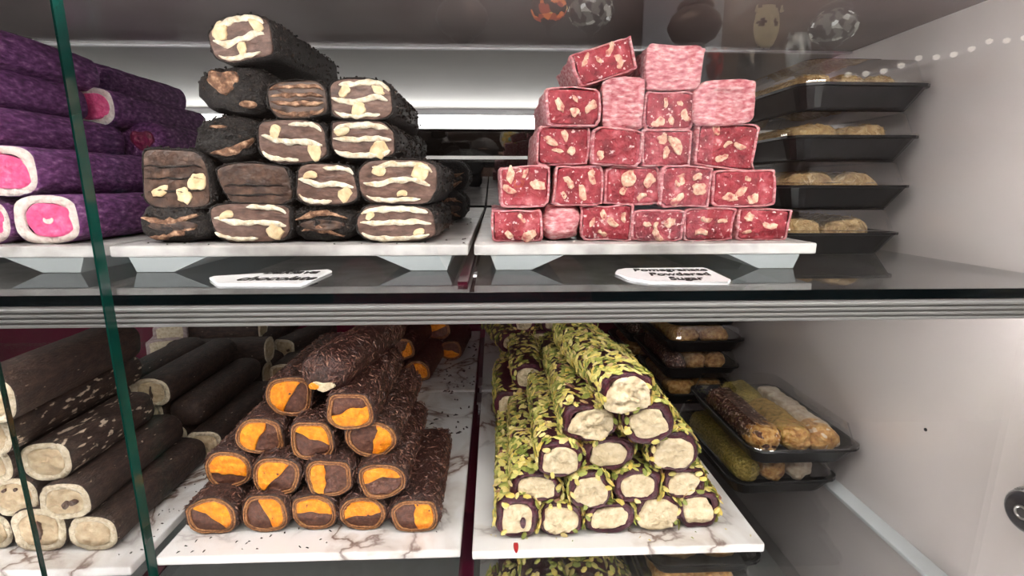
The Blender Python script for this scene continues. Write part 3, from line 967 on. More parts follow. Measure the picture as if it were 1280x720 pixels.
# second batch behind
for bx, k, lab, kw in (((235, 541, 280, 573), 0, 'shadowed cream log with an ivory cut behind the bottom row', {}),
                       ((213, 503, 250, 537), 1, 'shadowed dark log with a closed broken end behind the second row', dict(closed=True)),
                       ((168, 470, 216, 508), 2, 'shadowed cream log with a black stroke in its cut behind the third row', dict(dark=[(0.0, -0.05, 0.035, 0.26)]))):
    b, w, h = frame_of(bx, z=LO_TRAY + k * 0.0310)
    cream_log(b, max(w, 0.040), 0.0335, 0.15, 430 + k + 0.15, lab, LG, yaw=0.0, **kw)
for i, (x, k) in enumerate(((-0.376, 0), (-0.420, 0), (-0.400, 1), (-0.427, 2))):
    cream_log((x, 0.537 if k < 3 else 0.57, LO_TRAY + k * 0.031), 0.041, 0.0335, 0.145, 440 + i + 0.5, 'dark cocoa log in the rear half of the log pile, %s' % ['bottom row, middle', 'bottom row, far side', 'second row', 'third row'][i], 'rear cocoa logs', yaw=0.0)
# rear tray, logs lying across and a few ends
for bx, Y, lab in (((341, 424, 372, 446), 0.80, 'rear cream log with a six-sided ivory cut and a dark fleck'), ((289, 402, 319, 421), 0.86, 'rear cream log with a square ivory cut high at the back')):
    b, w, h = frame_of(bx, Y=Y)
    cream_log(b, w, h, 0.12, 455 + Y, lab, LG, yaw=-0.3 if Y < 0.83 else 0, dark=[(0.2, -0.1, 0.08, 0.08)], e=3.5)
for i, (px, py, Y, L) in enumerate(((338, 451, 0.74, 0.14), (336, 482, 0.73, 0.17), (330, 422, 0.80, 0.13))):
    b = at(px, py, Y)
    cream_log(b, 0.044, 0.038, L, 460.2 + i, ['cocoa log lying across the rear tray with its cream end outward', 'lower cocoa log lying across the rear tray', 'upper cocoa log lying across the rear tray'][i], LG, rot=(0, 0, math.pi / 2 + 0.1))
for i, (x, y, k) in enumerate(((-0.330, 0.735, 0), (-0.374, 0.735, 0), (-0.418, 0.735, 0), (-0.462, 0.735, 0), (-0.506, 0.735, 0), (-0.396, 0.738, 1),)):
    cream_log((x, y, LO_TRAY + k * 0.0315), 0.042, 0.0335, 0.20, 480.3 + i, 'dark cocoa log on the rear marble tray, %s' % ['bottom row, beside the orange rolls', 'bottom row, second', 'bottom row, third', 'bottom row, fourth', 'bottom row, far end', 'second row'][i], 'rear cocoa logs')
for i, (px, py, Y, wd) in enumerate(((208, 446, 0.74, 0.05), (214, 428, 0.75, 0.045))):
    t = thing('powdered_bar', ['lower white powdered bar behind the cocoa logs', 'upper white powdered bar behind the cocoa logs'][i], 'sweet', at(px, py, Y), (0, 0, 0.35), 'white powdered bars')
    ol = outline(wd, 0.028, 5, 470 + i, 0.05)
    v, f = loft(body_rings(ol, 0.13, 470 + i, 0.0008, 10, 0.5, freq=90))
    data('powdered_skin', v, f, M['white_bar'], t)
    v, f = [], []
    patch(v, f, scaled(ol, 0.8), 0.0005, 0.001, 3, 0.0005, base=0.001)
    data('cut_end', v, f, M['log_rim'], t)


# ---- purple rolls
def purple_roll(base, w, h, L, seed, label, yaw=0.0, closed=False, hole=False, smear=False):
    t = thing('purple_roll', label, 'sweet', base, (0, 0, yaw), 'purple rolls')
    ol = outline(w, h, 3.0, seed, 0.07)
    v, f = loft(body_rings(ol, L, seed, 0.0009, 14, 0.93, freq=110, closed=closed), cap0=closed)
    data('purple_skin', v, f, M['purple'], t)
    if closed:
        if smear:
            v, f = [], []
            patch(v, f, [(0.004 + 0.011 * math.cos(a), h * 0.55 + 0.009 * math.sin(a) * (1 + 0.25 * math.sin(3 * a))) for a in [2 * math.pi * k / 18 for k in range(18)]], 0.0005, 0.0016, seed, 0.0008, base=0.006)
            data('crimson_smear', v, f, M['crimson_smear'], t)
        return t
    o0, om, o1 = scaled(ol, 0.97), scaled(ol, 0.86), scaled(ol, 0.66)
    wv = [0.0011 * nz(p[0] * 190, seed, p[1] * 190) for p in o0]
    v, f = loft([[(p[0], 0.0012, p[1]) for p in o0], [(p[0], -0.0005 + q, p[1]) for p, q in zip(o0, wv)],
                 [(p[0], -0.0016 + q, p[1]) for p, q in zip(om, wv)], [(p[0], -0.0006 - q, p[1]) for p, q in zip(o1, wv)],
                 [(p[0], 0.0016, p[1]) for p in o1]], False, False)
    data('coconut_layer', v, f, M['coconut'], t)
    core = outline(w * 0.70, h * 0.68, 2.8, seed + 1.1, 0.22)
    core = [(p[0] + 0.003, p[1] + h * 0.15) for p in core]
    v, f = [], []
    patch(v, f, core, -0.0010, 0.0012, seed, 0.0010, base=0.0016)
    data('pink_filling', v, f, M['pink'], t)
    if hole:
        v, f = [], []
        patch(v, f, [(0.003 + 0.0035 * math.cos(a), h * 0.5 + 0.003 * math.sin(a)) for a in [2 * math.pi * k / 14 for k in range(14)]], -0.0021, 0.0006, 4, 0.0005, base=0.0)
        data('coconut_core', v, f, M['coconut'], t)
    return t


PY = 0.366
for i, (bx, Y, L, lab, kw) in enumerate((
        ((22, 243, 106, 305), PY, 0.19, 'purple roll with a white hole in its pink centre beside the chocolate bars', dict(hole=True)),
        ((-66, 245, 20, 306), PY, 0.18, 'bottom purple roll with pink centre next to the one with the white hole', {}),
        ((-34, 181, 53, 246), PY, 0.19, 'second-row purple roll with a large pink and white cut', {}),
        ((-84, 126, 0, 186), PY, 0.125, 'purple roll in the third row', dict(yaw=0.0)),
        ((-114, 68, -28, 130), PY, 0.10, 'purple roll in the fourth row', dict(yaw=0.02)),
        ((-120, 14, -36, 74), PY, 0.12, 'topmost purple roll of the front batch', dict(yaw=0.03)),
        ((146, 150, 206, 203), 0.505, 0.14, 'purple roll with a crimson smear on its closed end', dict(closed=True, smear=True)),
        ((86, 108, 147, 158), 0.480, 0.15, 'purple roll in the rear batch with a small red and white cut', {}),
        ((74, 74, 130, 118), 0.53, 0.14, 'topmost purple roll of the rear batch', dict(closed=True)))):
    b, w, h = frame_of(bx, Y=Y)
    if i < 2:
        h += b.z - UP_TRAY
        b.z = UP_TRAY
    purple_roll(b, w, h, L, 500 + i + 0.4, lab, **kw)
for i, (x, y, k) in enumerate(((-0.355, 0.562, 0), (-0.310, 0.562, 0), (-0.40, 0.562, 0), (-0.345, 0.56, 1), (-0.300, 0.562, 1), (-0.39, 0.56, 1), (-0.385, 0.505, 2))):
    purple_roll((x, y, UP_TRAY + k * 0.036), 0.044, 0.0365, 0.11 if k < 2 else 0.14, 520.5 + i, 'purple roll in the shaded rear batch, %s' % ['bottom row, middle', 'bottom row, beside the bars', 'bottom row, far side', 'second row, middle', 'second row, beside the bars', 'second row, far side', 'third row'][i], closed=True)


for i, (x, k) in enumerate(((-0.415, 0), (-0.461, 0), (-0.507, 0), (-0.393, 1), (-0.439, 1), (-0.485, 1), (-0.423, 2), (-0.467, 2), (-0.440, 3))):
    purple_roll((x, PY + 0.004, UP_TRAY + k * 0.0372), 0.044, 0.0372, 0.15, 540.5 + i, 'purple roll on the far side of the front pile, %s' % ['bottom row, inner', 'bottom row, middle', 'bottom row, outer', 'second row, inner', 'second row, middle', 'second row, outer', 'third row, inner', 'third row, outer', 'fourth row'][i])


# ---- black-crusted chocolate bars with cream bands
def choc_bar(base, w, h, L, seed, label, style, yaw=0.0, roll=0.0, e=3.4):
    t = thing('chocolate_bar', label, 'sweet', base, (0, roll, yaw), 'cream-banded chocolate bars')
    closed = style in ('dark', 'tan', 'lip')
    ol = outline(w, h, e if not closed else 2.6, seed, 0.16)
    v, f = loft(body_rings(ol, L, seed, 0.0011 if not closed else 0.0019, 12, 0.93, freq=150, closed=closed), cap0=closed)
    data('cocoa_crust', v, f, M['black_crust'], t)
    scatter('cocoa_crumbs', ol, L, 420, M['crumb'], t, int(seed * 7), 0.0032, 0.0022, 0.0009, 0.5, 5, y0=0.001, closed=closed)
    r = random.Random(int(seed * 11))

    def half_h(x):                                  # half height of the section at x
        q = min(0.999, abs(x) / (w / 2 * 0.90))
        return h / 2 * 0.90 * (1 - q ** e) ** (1 / e)
    if closed:
        m = 'tan_crust'
        v, f = [], []
        if style == 'lip':
            ribbon(v, f, [(w * (-0.20 + 0.62 * k / 10), h * (0.20 + 0.30 * (k / 10) ** 2.2 + 0.03 * nz(k * 0.8, seed, 1))) for k in range(11)], [0.0046 * math.sin(math.pi * (0.05 + 0.9 * k / 10)) * (0.8 + 0.4 * nz(k, seed, 3)) for k in range(11)], 0.0022, 0.0030)
            patch(v, f, [(-0.003 + 0.006 * math.cos(a), h * 0.72 + 0.0012 * math.sin(a)) for a in [2 * math.pi * k / 14 for k in range(14)]], 0.002, 0.002, seed, 0.0008, base=0.008)
        elif style == 'tan':
            patch(v, f, [(-0.004 + 0.011 * math.cos(a), h * 0.66 + 0.0075 * math.sin(a) * (1 + 0.3 * math.sin(3 * a))) for a in [2 * math.pi * k / 20 for k in range(20)]], 0.001, 0.0022, seed, 0.0012, base=0.008)
            patch(v, f, [(0.010 + 0.006 * math.cos(a), h * 0.2 + 0.0025 * math.sin(a)) for a in [2 * math.pi * k / 14 for k in range(14)]], 0.003, 0.002, seed, 0.0008, base=0.008)
        else:
            for q, (zz, s) in enumerate(((0.60, 0.75), (0.24, 0.62))):
                pts = [(w * s * (t_ - 0.5), h * (zz + 0.10 * math.sin(t_ * 4 + seed + q))) for t_ in [k / 10 for k in range(11)]]
                ribbon(v, f, pts, [0.0032 * math.sin(math.pi * (0.06 + 0.88 * k / 10)) * (0.45 + 0.9 * r.random()) for k in range(11)], 0.0012 + 0.0012 * q, 0.0026)
        data('broken_rim', v, f, M[m], t)
        if style == 'dark':
            v, f = [], []
            patch(v, f, [(w * 0.33 * math.cos(a), h * 0.42 + h * 0.13 * math.sin(a)) for a in [2 * math.pi * k / 20 for k in range(20)]], 0.0015, 0.0018, seed, 0.0012, base=0.008)
            data('chocolate_filling', v, f, M['dark_choc'], t)
        return t
    v, f = [], []
    patch(v, f, scaled(ol, 0.935), 0.0003, 0.0006, seed, 0.0006, base=0.0014)
    data('chocolate_filling', v, f, M['dark_choc' if style in ('brown', 'plain', 'cookie') else 'milk_choc'], t)
    if style in ('wave', 'slant', 'straight', 'cookie'):
        if style == 'cookie':
            spec_ = [(z_, 0.03, 0.0, 0.0016) for z_ in (-0.75, -0.2, 0.25, 0.75)]
        elif style == 'straight':
            spec_ = [(0.80, 0.04, 0.05, 0.0023, -0.82, 0.78), (0.06, 0.07, 0.10, 0.0021, -0.86, 0.86), (-0.84, 0.03, 0.0, 0.0021, -0.84, 0.80)]
        elif style == 'slant':
            spec_ = [(0.05, 0.20, 0.52, 0.0023, -0.84, 0.86), (0.85, 0.02, 0.0, 0.0019, -0.05, 0.86), (-0.85, 0.02, 0.0, 0.0017, -0.86, 0.15)]
        else:
            spec_ = [(0.82, 0.08, 0.08, 0.0021, -0.62, 0.86), (-0.02, 0.24, 0.24, 0.0022, -0.86, 0.80), (-0.85, 0.03, 0.0, 0.0017, -0.80, 0.55)]
        for q, sp_ in enumerate(spec_):
            base_z, amp, slope, hw_ = sp_[:4]
            u0, u1 = sp_[4:] if len(sp_) > 4 else (-0.84, 0.84)
            pts, ws = [], []
            ph = r.uniform(-0.6, 0.6)
            for k in range(23):
                u = u0 + (u1 - u0) * k / 22
                x = u * w / 2
                hh = half_h(x)
                zz = base_z + amp * math.sin(u * 3.1 + ph) - slope * u + 0.09 * nz(u * 3, seed, q * 2.0)
                zz = max(-0.88, min(0.88, zz))
                pts.append((x, h / 2 + zz * hh))
                edge = 1 - abs(2 * k / 22 - 1) ** 6
                ws.append((hw_ * (1 + 0.55 * nz(k * 0.35, seed, q * 3.0))) * (0.25 + 0.75 * edge))
            v, f = [], []
            ribbon(v, f, pts, ws, -0.0004, 0.0013)
            data('cream_band', v, f, M['tan_crust' if style == 'cookie' else 'band'], t)
    nutpos = [(0.10, -0.26), (0.30, -0.05), (-0.22, -0.20)] if style == 'brown' else None
    nuts = {'wave': 3, 'slant': 2, 'straight': 2, 'brown': 3, 'plain': 0, 'cookie': 0}[style]
    if style in ('brown', 'plain'):
        v, f = [], []
        for q in range(3 if style == 'brown' else 2):      # cracks across the cut
            z0 = h * (0.30 + 0.2 * q)
            ribbon(v, f, [(w * (k / 8 - 0.5) * 0.8, z0 + 0.0022 * nz(k * 0.9, seed, q * 5.0)) for k in range(9)], [0.0007 * (1 - abs(k / 4 - 1) ** 2) + 0.0001 for k in range(9)], -0.0002, 0.0013)
        data('crack', v, f, M['black_crust'], t)
    for q in range(nuts):
        v, f = [], []
        if nutpos:
            cx, cz = nutpos[q][0] * w, h * (0.5 + nutpos[q][1])
        else:                                       # between the bands
            cx = (-0.26 + 0.52 * q / max(1, nuts - 1) + r.uniform(-0.05, 0.05)) * w
            cz = h / 2 + (0.22 if q % 2 == 0 else -0.22) * h + r.uniform(-0.02, 0.02) * h
        if r.random() < 0.55:
            patch(v, f, chunk(cx, cz, r.uniform(0.0042, 0.0070), r.uniform(0, 50), r.uniform(0.55, 0.95)), -0.0003, 0.0012, q, 0.0004, base=0.0005)
        else:
            p_, w_ = bean(cx, cz, r.uniform(0.0085, 0.0125), r.choice((0.0, 3.14)) + r.uniform(-0.5, 0.5), r.uniform(0.8, 2.4))
            ribbon(v, f, p_, w_, -0.0004, 0.0015)
        data('cashew', v, f, M['cashew'], t)
    return t


CY = 0.366
bars = [
    ((170, 250, 264, 306), 'dark', 'dark broken-ended chocolate bar at the bottom beside the purple rolls', 0),
    ((264, 253, 369, 306), 'slant', 'bottom-row chocolate bar with slanting cream bands', 0),
    ((362, 250, 447, 307), 'dark', 'bottom-row chocolate bar with a tan broken rim between two banded bars', 0),
    ((445, 255, 548, 307), 'straight', 'bottom-row chocolate bar with three straight cream bands', 0),
    ((178, 184, 270, 262), 'brown', 'cracked brown chocolate bar with cashews in the second row', 1),
    ((274, 202, 369, 260), 'plain', 'plain dark chocolate bar without bands in the second row', 1),
    ((370, 203, 450, 258), 'slant', 'second-row chocolate bar with an S-shaped cream band', 1),
    ((449, 198, 549, 257), 'wave', 'second-row chocolate bar with cashews and arched cream band', 1),
    ((238, 140, 327, 204), 'lip', 'crumb-covered dark chocolate bar with a pale lip, third row', 2),
    ((324, 148, 412, 206), 'slant', 'third-row chocolate bar with slanting cream bands', 2),
    ((413, 150, 497, 200), 'straight', 'third-row chocolate bar with thick cream bands and cashews', 2),
    ((245, 79, 337, 142), 'tan', 'black crusted bar with a tan patch near the top', 3),
    ((335, 99, 413, 150), 'cookie', 'small dark sandwich-like bar with tan layers, fourth row', 3),
    ((411, 97, 495, 151), 'wave', 'fourth-row chocolate bar with wavy cream band and cashews', 3),
]
for i, (bx, st, lab, k) in enumerate(bars):
    b, w, h = frame_of(bx, Y=CY + 0.001 * (i % 3))
    if k == 0:
        h += b.z - UP_TRAY
        b.z = UP_TRAY
    choc_bar(b, w, h, 0.125, 600 + i * 1.3, lab, st, yaw=0.03 * nz(i * 1.7, 3, 2))
b, w, h = frame_of((268, 16, 348, 77), Y=CY)
choc_bar(b, w * 1.0, h * 0.98, 0.125, 633.4, 'topmost chocolate bar tilted, with wavy cream bands and cashews', 'wave', roll=-0.16, yaw=-0.05)
for i, (px, py, Y, k) in enumerate(((562, 275, 0.60, 0), (524, 275, 0.60, 0), (484, 275, 0.60, 0), (564, 240, 0.615, 1), (526, 240, 0.60, 1), (488, 240, 0.60, 1), (500, 212, 0.60, 2))):
    b = at(px, py, Y)
    b.z = UP_TRAY + 0.0355 * k
    choc_bar(b, 0.042, 0.037, 0.075, 640.2 + i, 'black chocolate bar in the shaded rear batch, %s row, %s' % (['bottom', 'second', 'third'][k], ['beside the tray gap', 'second from the tray gap', 'third from the tray gap', 'beside the tray gap', 'second from the tray gap', 'third from the tray gap', 'alone'][i]), 'dark')


# ---- red pomegranate cubes
def red_cube(base, w, h, L, seed, label, cut=True, yaw=0.0, roll=0.0, pitch=0.0, e=11.0, nuts=None, closed=False):
    t = thing('pomegranate_cube', label, 'sweet', base, (pitch, roll, yaw), 'red pomegranate cubes')
    ol = outline(w, h, e, seed, 0.09, n=48, freq=1.5)
    sh = 0.10 * nz(seed * 1.3, 0.5, 2)
    tp = 0.10 * nz(seed * 2.1, 1.5, 4)
    ol = [(x_ * (1 + tp * (z_ / h - 0.5)) + sh * (z_ - h / 2), z_ + 0.05 * h * nz(x_ * 60, seed, 1) * z_ / h) for x_, z_ in ol]
    v, f = loft(body_rings(ol, L, seed, 0.0015, 12, 0.90 if cut else 0.55, freq=95, closed=closed), cap0=not cut or closed)
    o_ = data('dusted_skin', v, f, M['red_skin'], t)
    r = random.Random(int(seed * 19))
    if not cut:
        return t
    v, f = [], []
    patch(v, f, scaled(ol, 0.89), 0.0004, 0.0006, seed, 0.0008, base=0.0014)
    data('cut_face', v, f, M['red_cut'], t)
    used = []
    for q in range(nuts if nuts is not None else r.randint(3, 5)):
        for tries in range(20):
            cx = r.uniform(-0.32, 0.32) * w
            cz = h / 2 + r.uniform(-0.32, 0.30) * h
            if all(math.hypot(cx - a, cz - b_) > 0.0085 for a, b_ in used):
                break
        used.append((cx, cz))
        v, f = [], []
        if r.random() < 0.5:
            patch(v, f, chunk(cx, cz, r.uniform(0.0025, 0.0062), r.uniform(0, 50), r.uniform(0.4, 0.9)), -0.0003, 0.0008, q, 0.0004, base=0.0005)
        else:
            p_, w_ = bean(cx, cz, r.uniform(0.0070, 0.0125), r.uniform(0, 6.28), r.uniform(0.8, 2.6))
            ribbon(v, f, p_, [x * 0.85 * (1 + 0.5 * nz(j * 0.8, seed, q)) for j, x in enumerate(w_)], -0.0003, 0.0012)
        data('cashew', v, f, M['cashew_red'], t)
    return t


RY = 0.367
reds = [
    ((615, 262, 678, 305), 0, 'bottom corner red cube beside the chocolate tray', {}),
    ((678, 256, 727, 304), 0, 'rounded sugar-dusted red piece in the bottom row', dict(cut=False, e=3.2, closed=True)),
    ((724, 256, 790, 304), 0, 'bottom-row red cube right next to the rounded dusted piece', dict(yaw=-0.12)),
    ((789, 262, 853, 305), 0, 'bottom-row red cube with pale nuts scattered low on its face', {}),
    ((852, 260, 917, 305), 0, 'bottom-row red cube second from the boxed pastries', {}),
    ((918, 260, 985, 304), 0, 'bottom corner red cube beside the boxed pastries', {}),
    ((625, 206, 687, 260), 1, 'second-row red cube standing at the edge by the chocolate tray', dict(nuts=4)),
    ((692, 207, 754, 258), 1, 'second-row red cube with faint nuts, set back', {}),
    ((755, 208, 825, 257), 1, 'second-row red cube with several pale nuts', dict(nuts=4)),
    ((824, 207, 888, 260), 1, 'second-row red cube with two cashews side by side', dict(nuts=4)),
    ((888, 212, 969, 259), 1, 'wide second-row red cube at the edge by the boxed pastries', dict(nuts=4)),
    ((671, 157, 737, 207), 2, 'third-row red cube with a curled cashew', dict(nuts=4)),
    ((738, 160, 800, 208), 2, 'third-row red cube dusted over most of its face', dict(nuts=1, roll=0.06)),
    ((800, 162, 864, 209), 2, 'dark third-row red cube in the middle', dict(nuts=4)),
    ((864, 152, 942, 211), 2, 'third-row pink dusted cube leaning by the boxed pastries', dict(nuts=4, roll=0.10)),
    ((682, 109, 751, 158), 3, 'fourth-row red cube with two tall cashews', dict(nuts=4)),
    ((752, 95, 804, 162), 3, 'sugar-dusted pink piece standing upright in the fourth row', dict(cut=False)),
    ((804, 113, 868, 163), 3, 'fourth-row red cube with a ring of cashews', dict(nuts=5)),
    ((867, 100, 944, 157), 3, 'pink dusted piece lying at the end of the fourth row', dict(cut=False, roll=-0.05, e=4.5)),
    ((722, 54, 800, 98), 4, 'tilted red cube on top with its cut face raised', dict(nuts=4, roll=-0.30)),
    ((806, 55, 878, 113), 4, 'square pink dusted piece on top of the stack', dict(cut=False)),
]
for i, (bx, k, lab, kw) in enumerate(reds):
    b, w, h = frame_of(bx, Y=RY + 0.002 * ((i * 7) % 3))
    if k == 0:
        h += b.z - UP_TRAY
        b.z = UP_TRAY
    red_cube(b, w, h, 0.105 if k < 4 else 0.075, 700 + i * 1.7, lab, **kw)


# ------------------------------------------------------------------ boxed pastries
def rrect(w, d, r, z, n=5):
    pts = []
    for cx, cy, a0 in ((w / 2 - r, d / 2 - r, 0), (-w / 2 + r, d / 2 - r, 90), (-w / 2 + r, -d / 2 + r, 180), (w / 2 - r, -d / 2 + r, 270)):
        for k in range(n):
            a = math.radians(a0 + 90 * k / (n - 1))
            pts.append((cx + r * math.cos(a), cy + r * math.sin(a), z))
    return pts


BW, BD = 0.118, 0.168


def pastry_box(loc, rz, label, group=None):
    t = thing('pastry_box', label, 'box', loc, (0, 0, rz), group)
    v, f = loft([rrect(BW * 0.80, BD * 0.85, 0.012, 0.0), rrect(BW * 0.82, BD * 0.87, 0.013, 0.002), rrect(BW * 0.96, BD * 0.97, 0.016, 0.0175),
                 rrect(BW, BD, 0.018, 0.0178), rrect(BW, BD, 0.018, 0.0200), rrect(BW * 0.95, BD * 0.965, 0.016, 0.0200), rrect(BW * 0.80, BD * 0.85, 0.012, 0.0040)])
    data('black_base', v, f, M['black_plastic'], t, smooth=False)
    v, f = loft([rrect(BW * 1.0, BD * 1.0, 0.018, 0.0203), rrect(BW * 1.0, BD * 1.0, 0.018, 0.0216), rrect(BW * 0.94, BD * 0.955, 0.016, 0.0222), rrect(BW * 0.85, BD * 0.89, 0.014, 0.0395),
                 rrect(BW * 0.81, BD * 0.86, 0.012, 0.0405)], cap0=False)
    data('clear_lid', v, f, M['clear'], t, smooth=False)
    return t


def pastry(loc, w, h, L, seed, m, rz, label, group=None, m2=None, ridges=0, e=2.3, shreds=None):
    t = thing('pastry', label, 'pastry', loc, (0, 0, rz), group)
    ol = outline(w, h, e, seed, 0.22, n=28)
    rings = body_rings(ol, L, seed, 0.0017, 34 if ridges else 18, closed=True, freq=110)
    if ridges:
        zc = h / 2
        rr = []
        for r_ in rings:
            y = r_[0][1]
            k = 1 + 0.055 * math.sin(y / L * ridges * 2 * math.pi)
            rr.append([(p[0] * k, p[1], max(0.0, zc + (p[2] - zc) * k)) for p in r_])
        rings = rr
    v, f = loft(rings)
    data('crust', v, f, M[m], t)
    if shreds:
        scatter('shreds', ol, L, shreds[0], M[shreds[1]], t, int(seed * 3), shreds[2], shreds[3], 0.0004, 0.35, 4, closed=True)
    if m2:
        v, f = loft(body_rings(outline(w * 1.01, h * 1.01, e, seed, 0.22, n=28), 0.030, seed + 2, 0.0016, 6, closed=True, freq=150))
        v = [(p[0], p[1] - 0.0012, p[2]) for p in v]
        data('filled_end', v, f, M[m2], t)
    return t


def filled(loc, rz, label, fill, seed, where, group=None, pgroup='pastries in the stacked boxes'):
    pastry_box(loc, rz, label, group)
    R = Matrix.Rotation(rz, 3, 'Z')
    n = len(fill)
    for q, (m, kind) in enumerate(fill):
        x = (q - (n - 1) / 2) * (0.088 / n)
        p = Vector(loc) + R @ Vector((x, -0.064, 0.0045))
        side = ['tray side', 'wall side'][q] if n == 2 else ['tray side', 'middle', 'wall side'][q]
        sh = {'pastry_pale': (420, 'shred_pale', 0.0100, 0.0013), 'pastry_green': (150, 'shred_green', 0.006, 0.0012), 'pastry_choc': (120, 'shred_coco', 0.0045, 0.0013)}.get(m)
        pastry(p, 0.088 / n * 0.96, 0.0275, 0.124, seed + q * 1.3, m, rz, '%s, %s of %s' % (kind, side, where), pgroup, shreds=sh)


UBX = 0.3065
LV = ['lowest', 'second', 'third', 'fourth', 'fifth', 'sixth']
for k in range(4):
    filled((UBX + 0.001 * k, 0.505 - 0.0015 * k, UP_SHELF + k * 0.0412), 0.02 * (k % 2), 'clear-lidded black pastry box beside the red cubes, %s of its stack' % ['lowest', 'second from the bottom', 'third from the bottom', 'topmost'][k],
           [('pastry_pale', 'pale shredded pastry')] * (3 if k == 3 else 2), 800 + k * 5, 'the %s box beside the red cubes' % ['lowest', 'second', 'third', 'topmost'][k], 'pastry boxes on the upper shelf')
for k in range(3):
    filled((UBX - 0.004, 0.690, UP_SHELF + k * 0.0412), 0.0, 'black pastry box in the rear stack on the upper shelf, %s' % ['lowest', 'middle', 'topmost'][k],
           [('pastry_pale', 'pale shredded pastry')] * 2, 830 + k * 5, 'the %s rear box on the upper shelf' % ['lowest', 'middle', 'topmost'][k], 'pastry boxes on the upper shelf')
# middle shelf, front pair
filled((0.298, 0.527, LO_SHELF + 0.0042), 0.03, 'lower pastry box of the front pair on the middle shelf',
       [('pastry_green', 'green pistachio pastry'), ('pastry', 'golden pastry'), ('icing', 'white-iced pastry')], 850, 'the lower box of the front pair')
LX, LYY, LZ = 0.3105, 0.516, LO_SHELF + 0.0042 + 0.0412
pastry_box((LX, LYY, LZ), 0.0, 'clear-lidded pastry box on top of the front pair, three kinds of pastry inside')
pz = LZ + 0.0045
pastry((LX - 0.0310, LYY - 0.066, pz), 0.0312, 0.027, 0.116, 861, 'pastry_choc', 0, 'chocolate-coated pastry roll sprinkled with coconut in the top front box', m2='pastry', shreds=(300, 'shred_coco', 0.0050, 0.0014))
pastry((LX + 0.0005, LYY - 0.066, pz), 0.0305, 0.028, 0.080, 862, 'pastry_gold', 0, 'pistachio-dusted golden pastry in the middle of the top front box', m2='pastry', shreds=(120, 'shred_green', 0.0055, 0.0012))
pastry((LX - 0.006, LYY + 0.018, pz), 0.036, 0.030, 0.046, 863, 'pastry_green', 0, 'green shredded pistachio pastry at the back of the top front box', e=3, shreds=(520, 'shred_green', 0.0100, 0.0010))
pastry((LX + 0.0310, LYY - 0.066, pz), 0.0312, 0.028, 0.118, 864, 'icing', 0, 'white-iced ridged pastry roll in the top front box', m2='pastry', ridges=9)
# middle shelf, back stacks
for s, (sx, sy, n) in enumerate(((0.304, 0.745, 6), (0.296, 0.918, 6))):
    for k in range(n):
        kinds = [('pastry_choc', 'chocolate pastry'), ('pastry', 'golden pastry'), ('pastry', 'golden pastry')] if k % 2 else [('pastry', 'golden pastry')] * 2
        st = ['tall', 'rearmost'][s]
        filled((sx - 0.003 * (k % 2), sy, LO_SHELF + 0.0042 + k * 0.0412 * 0.985), 0.015 * ((k % 3) - 1), 'black pastry box in the %s stack on the middle shelf, %s from below' % (st, LV[k]),
               kinds, 880 + s * 40 + k * 5, 'the %s box of the %s middle-shelf stack' % (LV[k], st), 'pastry boxes on the middle shelf')
for k in range(3):
    filled((0.212, 0.50, B_SHELF + k * 0.0412), 0.0, 'black pastry box on the lowest shelf, %s of its stack' % ['lowest', 'middle', 'topmost'][k],
           [('pastry', 'golden pastry')] * 2, 960 + k * 4, 'the %s box on the lowest shelf' % ['bottom', 'middle', 'top'][k], 'pastry boxes on the lowest shelf')


# ------------------------------------------------------------------ label cards
def card(name, label, pix, z, lines, text_at, size, rz, cat='label'):
    pts = [onz(px, py, z) for px, py in pix]
    c = sum(pts, Vector()) / len(pts)
    t = thing(name, label, cat, (c.x, c.y, z))
    bm = bmesh.new()
    lo = [bm.verts.new((p.x - c.x, p.y - c.y, 0.0002)) for p in pts]
    f_ = bm.faces.new(lo)
    ex = bmesh.ops.extrude_face_region(bm, geom=[f_])
    bmesh.ops.translate(bm, vec=(0, 0, 0.0012), verts=[g for g in ex['geom'] if isinstance(g, bmesh.types.BMVert)])
    from_bm('card_sheet', bm, M['card'], t, smooth=False)
    for i, (txt, (px, py)) in enumerate(zip(lines, text_at)):
        cu = bpy.data.curves.new('lettering', 'FONT')
        cu.body = txt
        cu.size = size
        cu.align_x = 'CENTER'
        cu.align_y = 'CENTER'
        cu.shear = 0.25
        cu.offset = 0.0002
        cu.extrude = 0.0001
        cu.materials.append(M['ink'])
        tmp = bpy.data.objects.new('lettering', cu)
        C.objects.link(tmp)
        bpy.context.view_layer.update()
        me = bpy.data.meshes.new_from_object(tmp.evaluated_get(bpy.context.evaluated_depsgraph_get()))
        bpy.data.objects.remove(tmp)
        o = link('lettering', me, M['ink'], None, smooth=False)
        p = onz(px, py, z)
        o.location = (p.x - c.x, p.y - c.y, 0.0017)
        o.rotation_euler = (0, 0, rz)
        o.scale = (1, 1.55, 1)
        o.parent = t
    return t


card('label_card', 'white handwritten card lying before the chocolate bars', [(262, 349.5), (268, 347.5), (410, 339), (415, 341), (376, 357.5), (272, 357)], UP_SHELF, ['baklava', 'chocolate'], [(366, 343.2), (347, 351.2)], 0.0125, 0.0)
card('label_card', 'white handwritten card lying before the red pomegranate cubes', [(769, 343), (772, 339.5), (782, 337.5), (878, 336.5), (884, 338), (913, 352), (910, 355), (812, 354.5), (785, 350)], UP_SHELF, ['Pomegranate', 'Powdered', 'Sugar'], [(836, 340.2), (848, 345.6), (856, 351.2)], 0.0100, 0.0)

# a card standing on the lowest shelf
t = thing('label_card', 'white card standing before the pistachio rolls on the lowest shelf', 'label', (0.086, 0.330, B_SHELF), (-0.25, 0, 0))
bm = bmesh.new(); add_box(bm, -0.028, 0.028, 0, 0.0012, 0, 0.098, 0.0005)
from_bm('card_sheet', bm, M['card'], t, smooth=False)

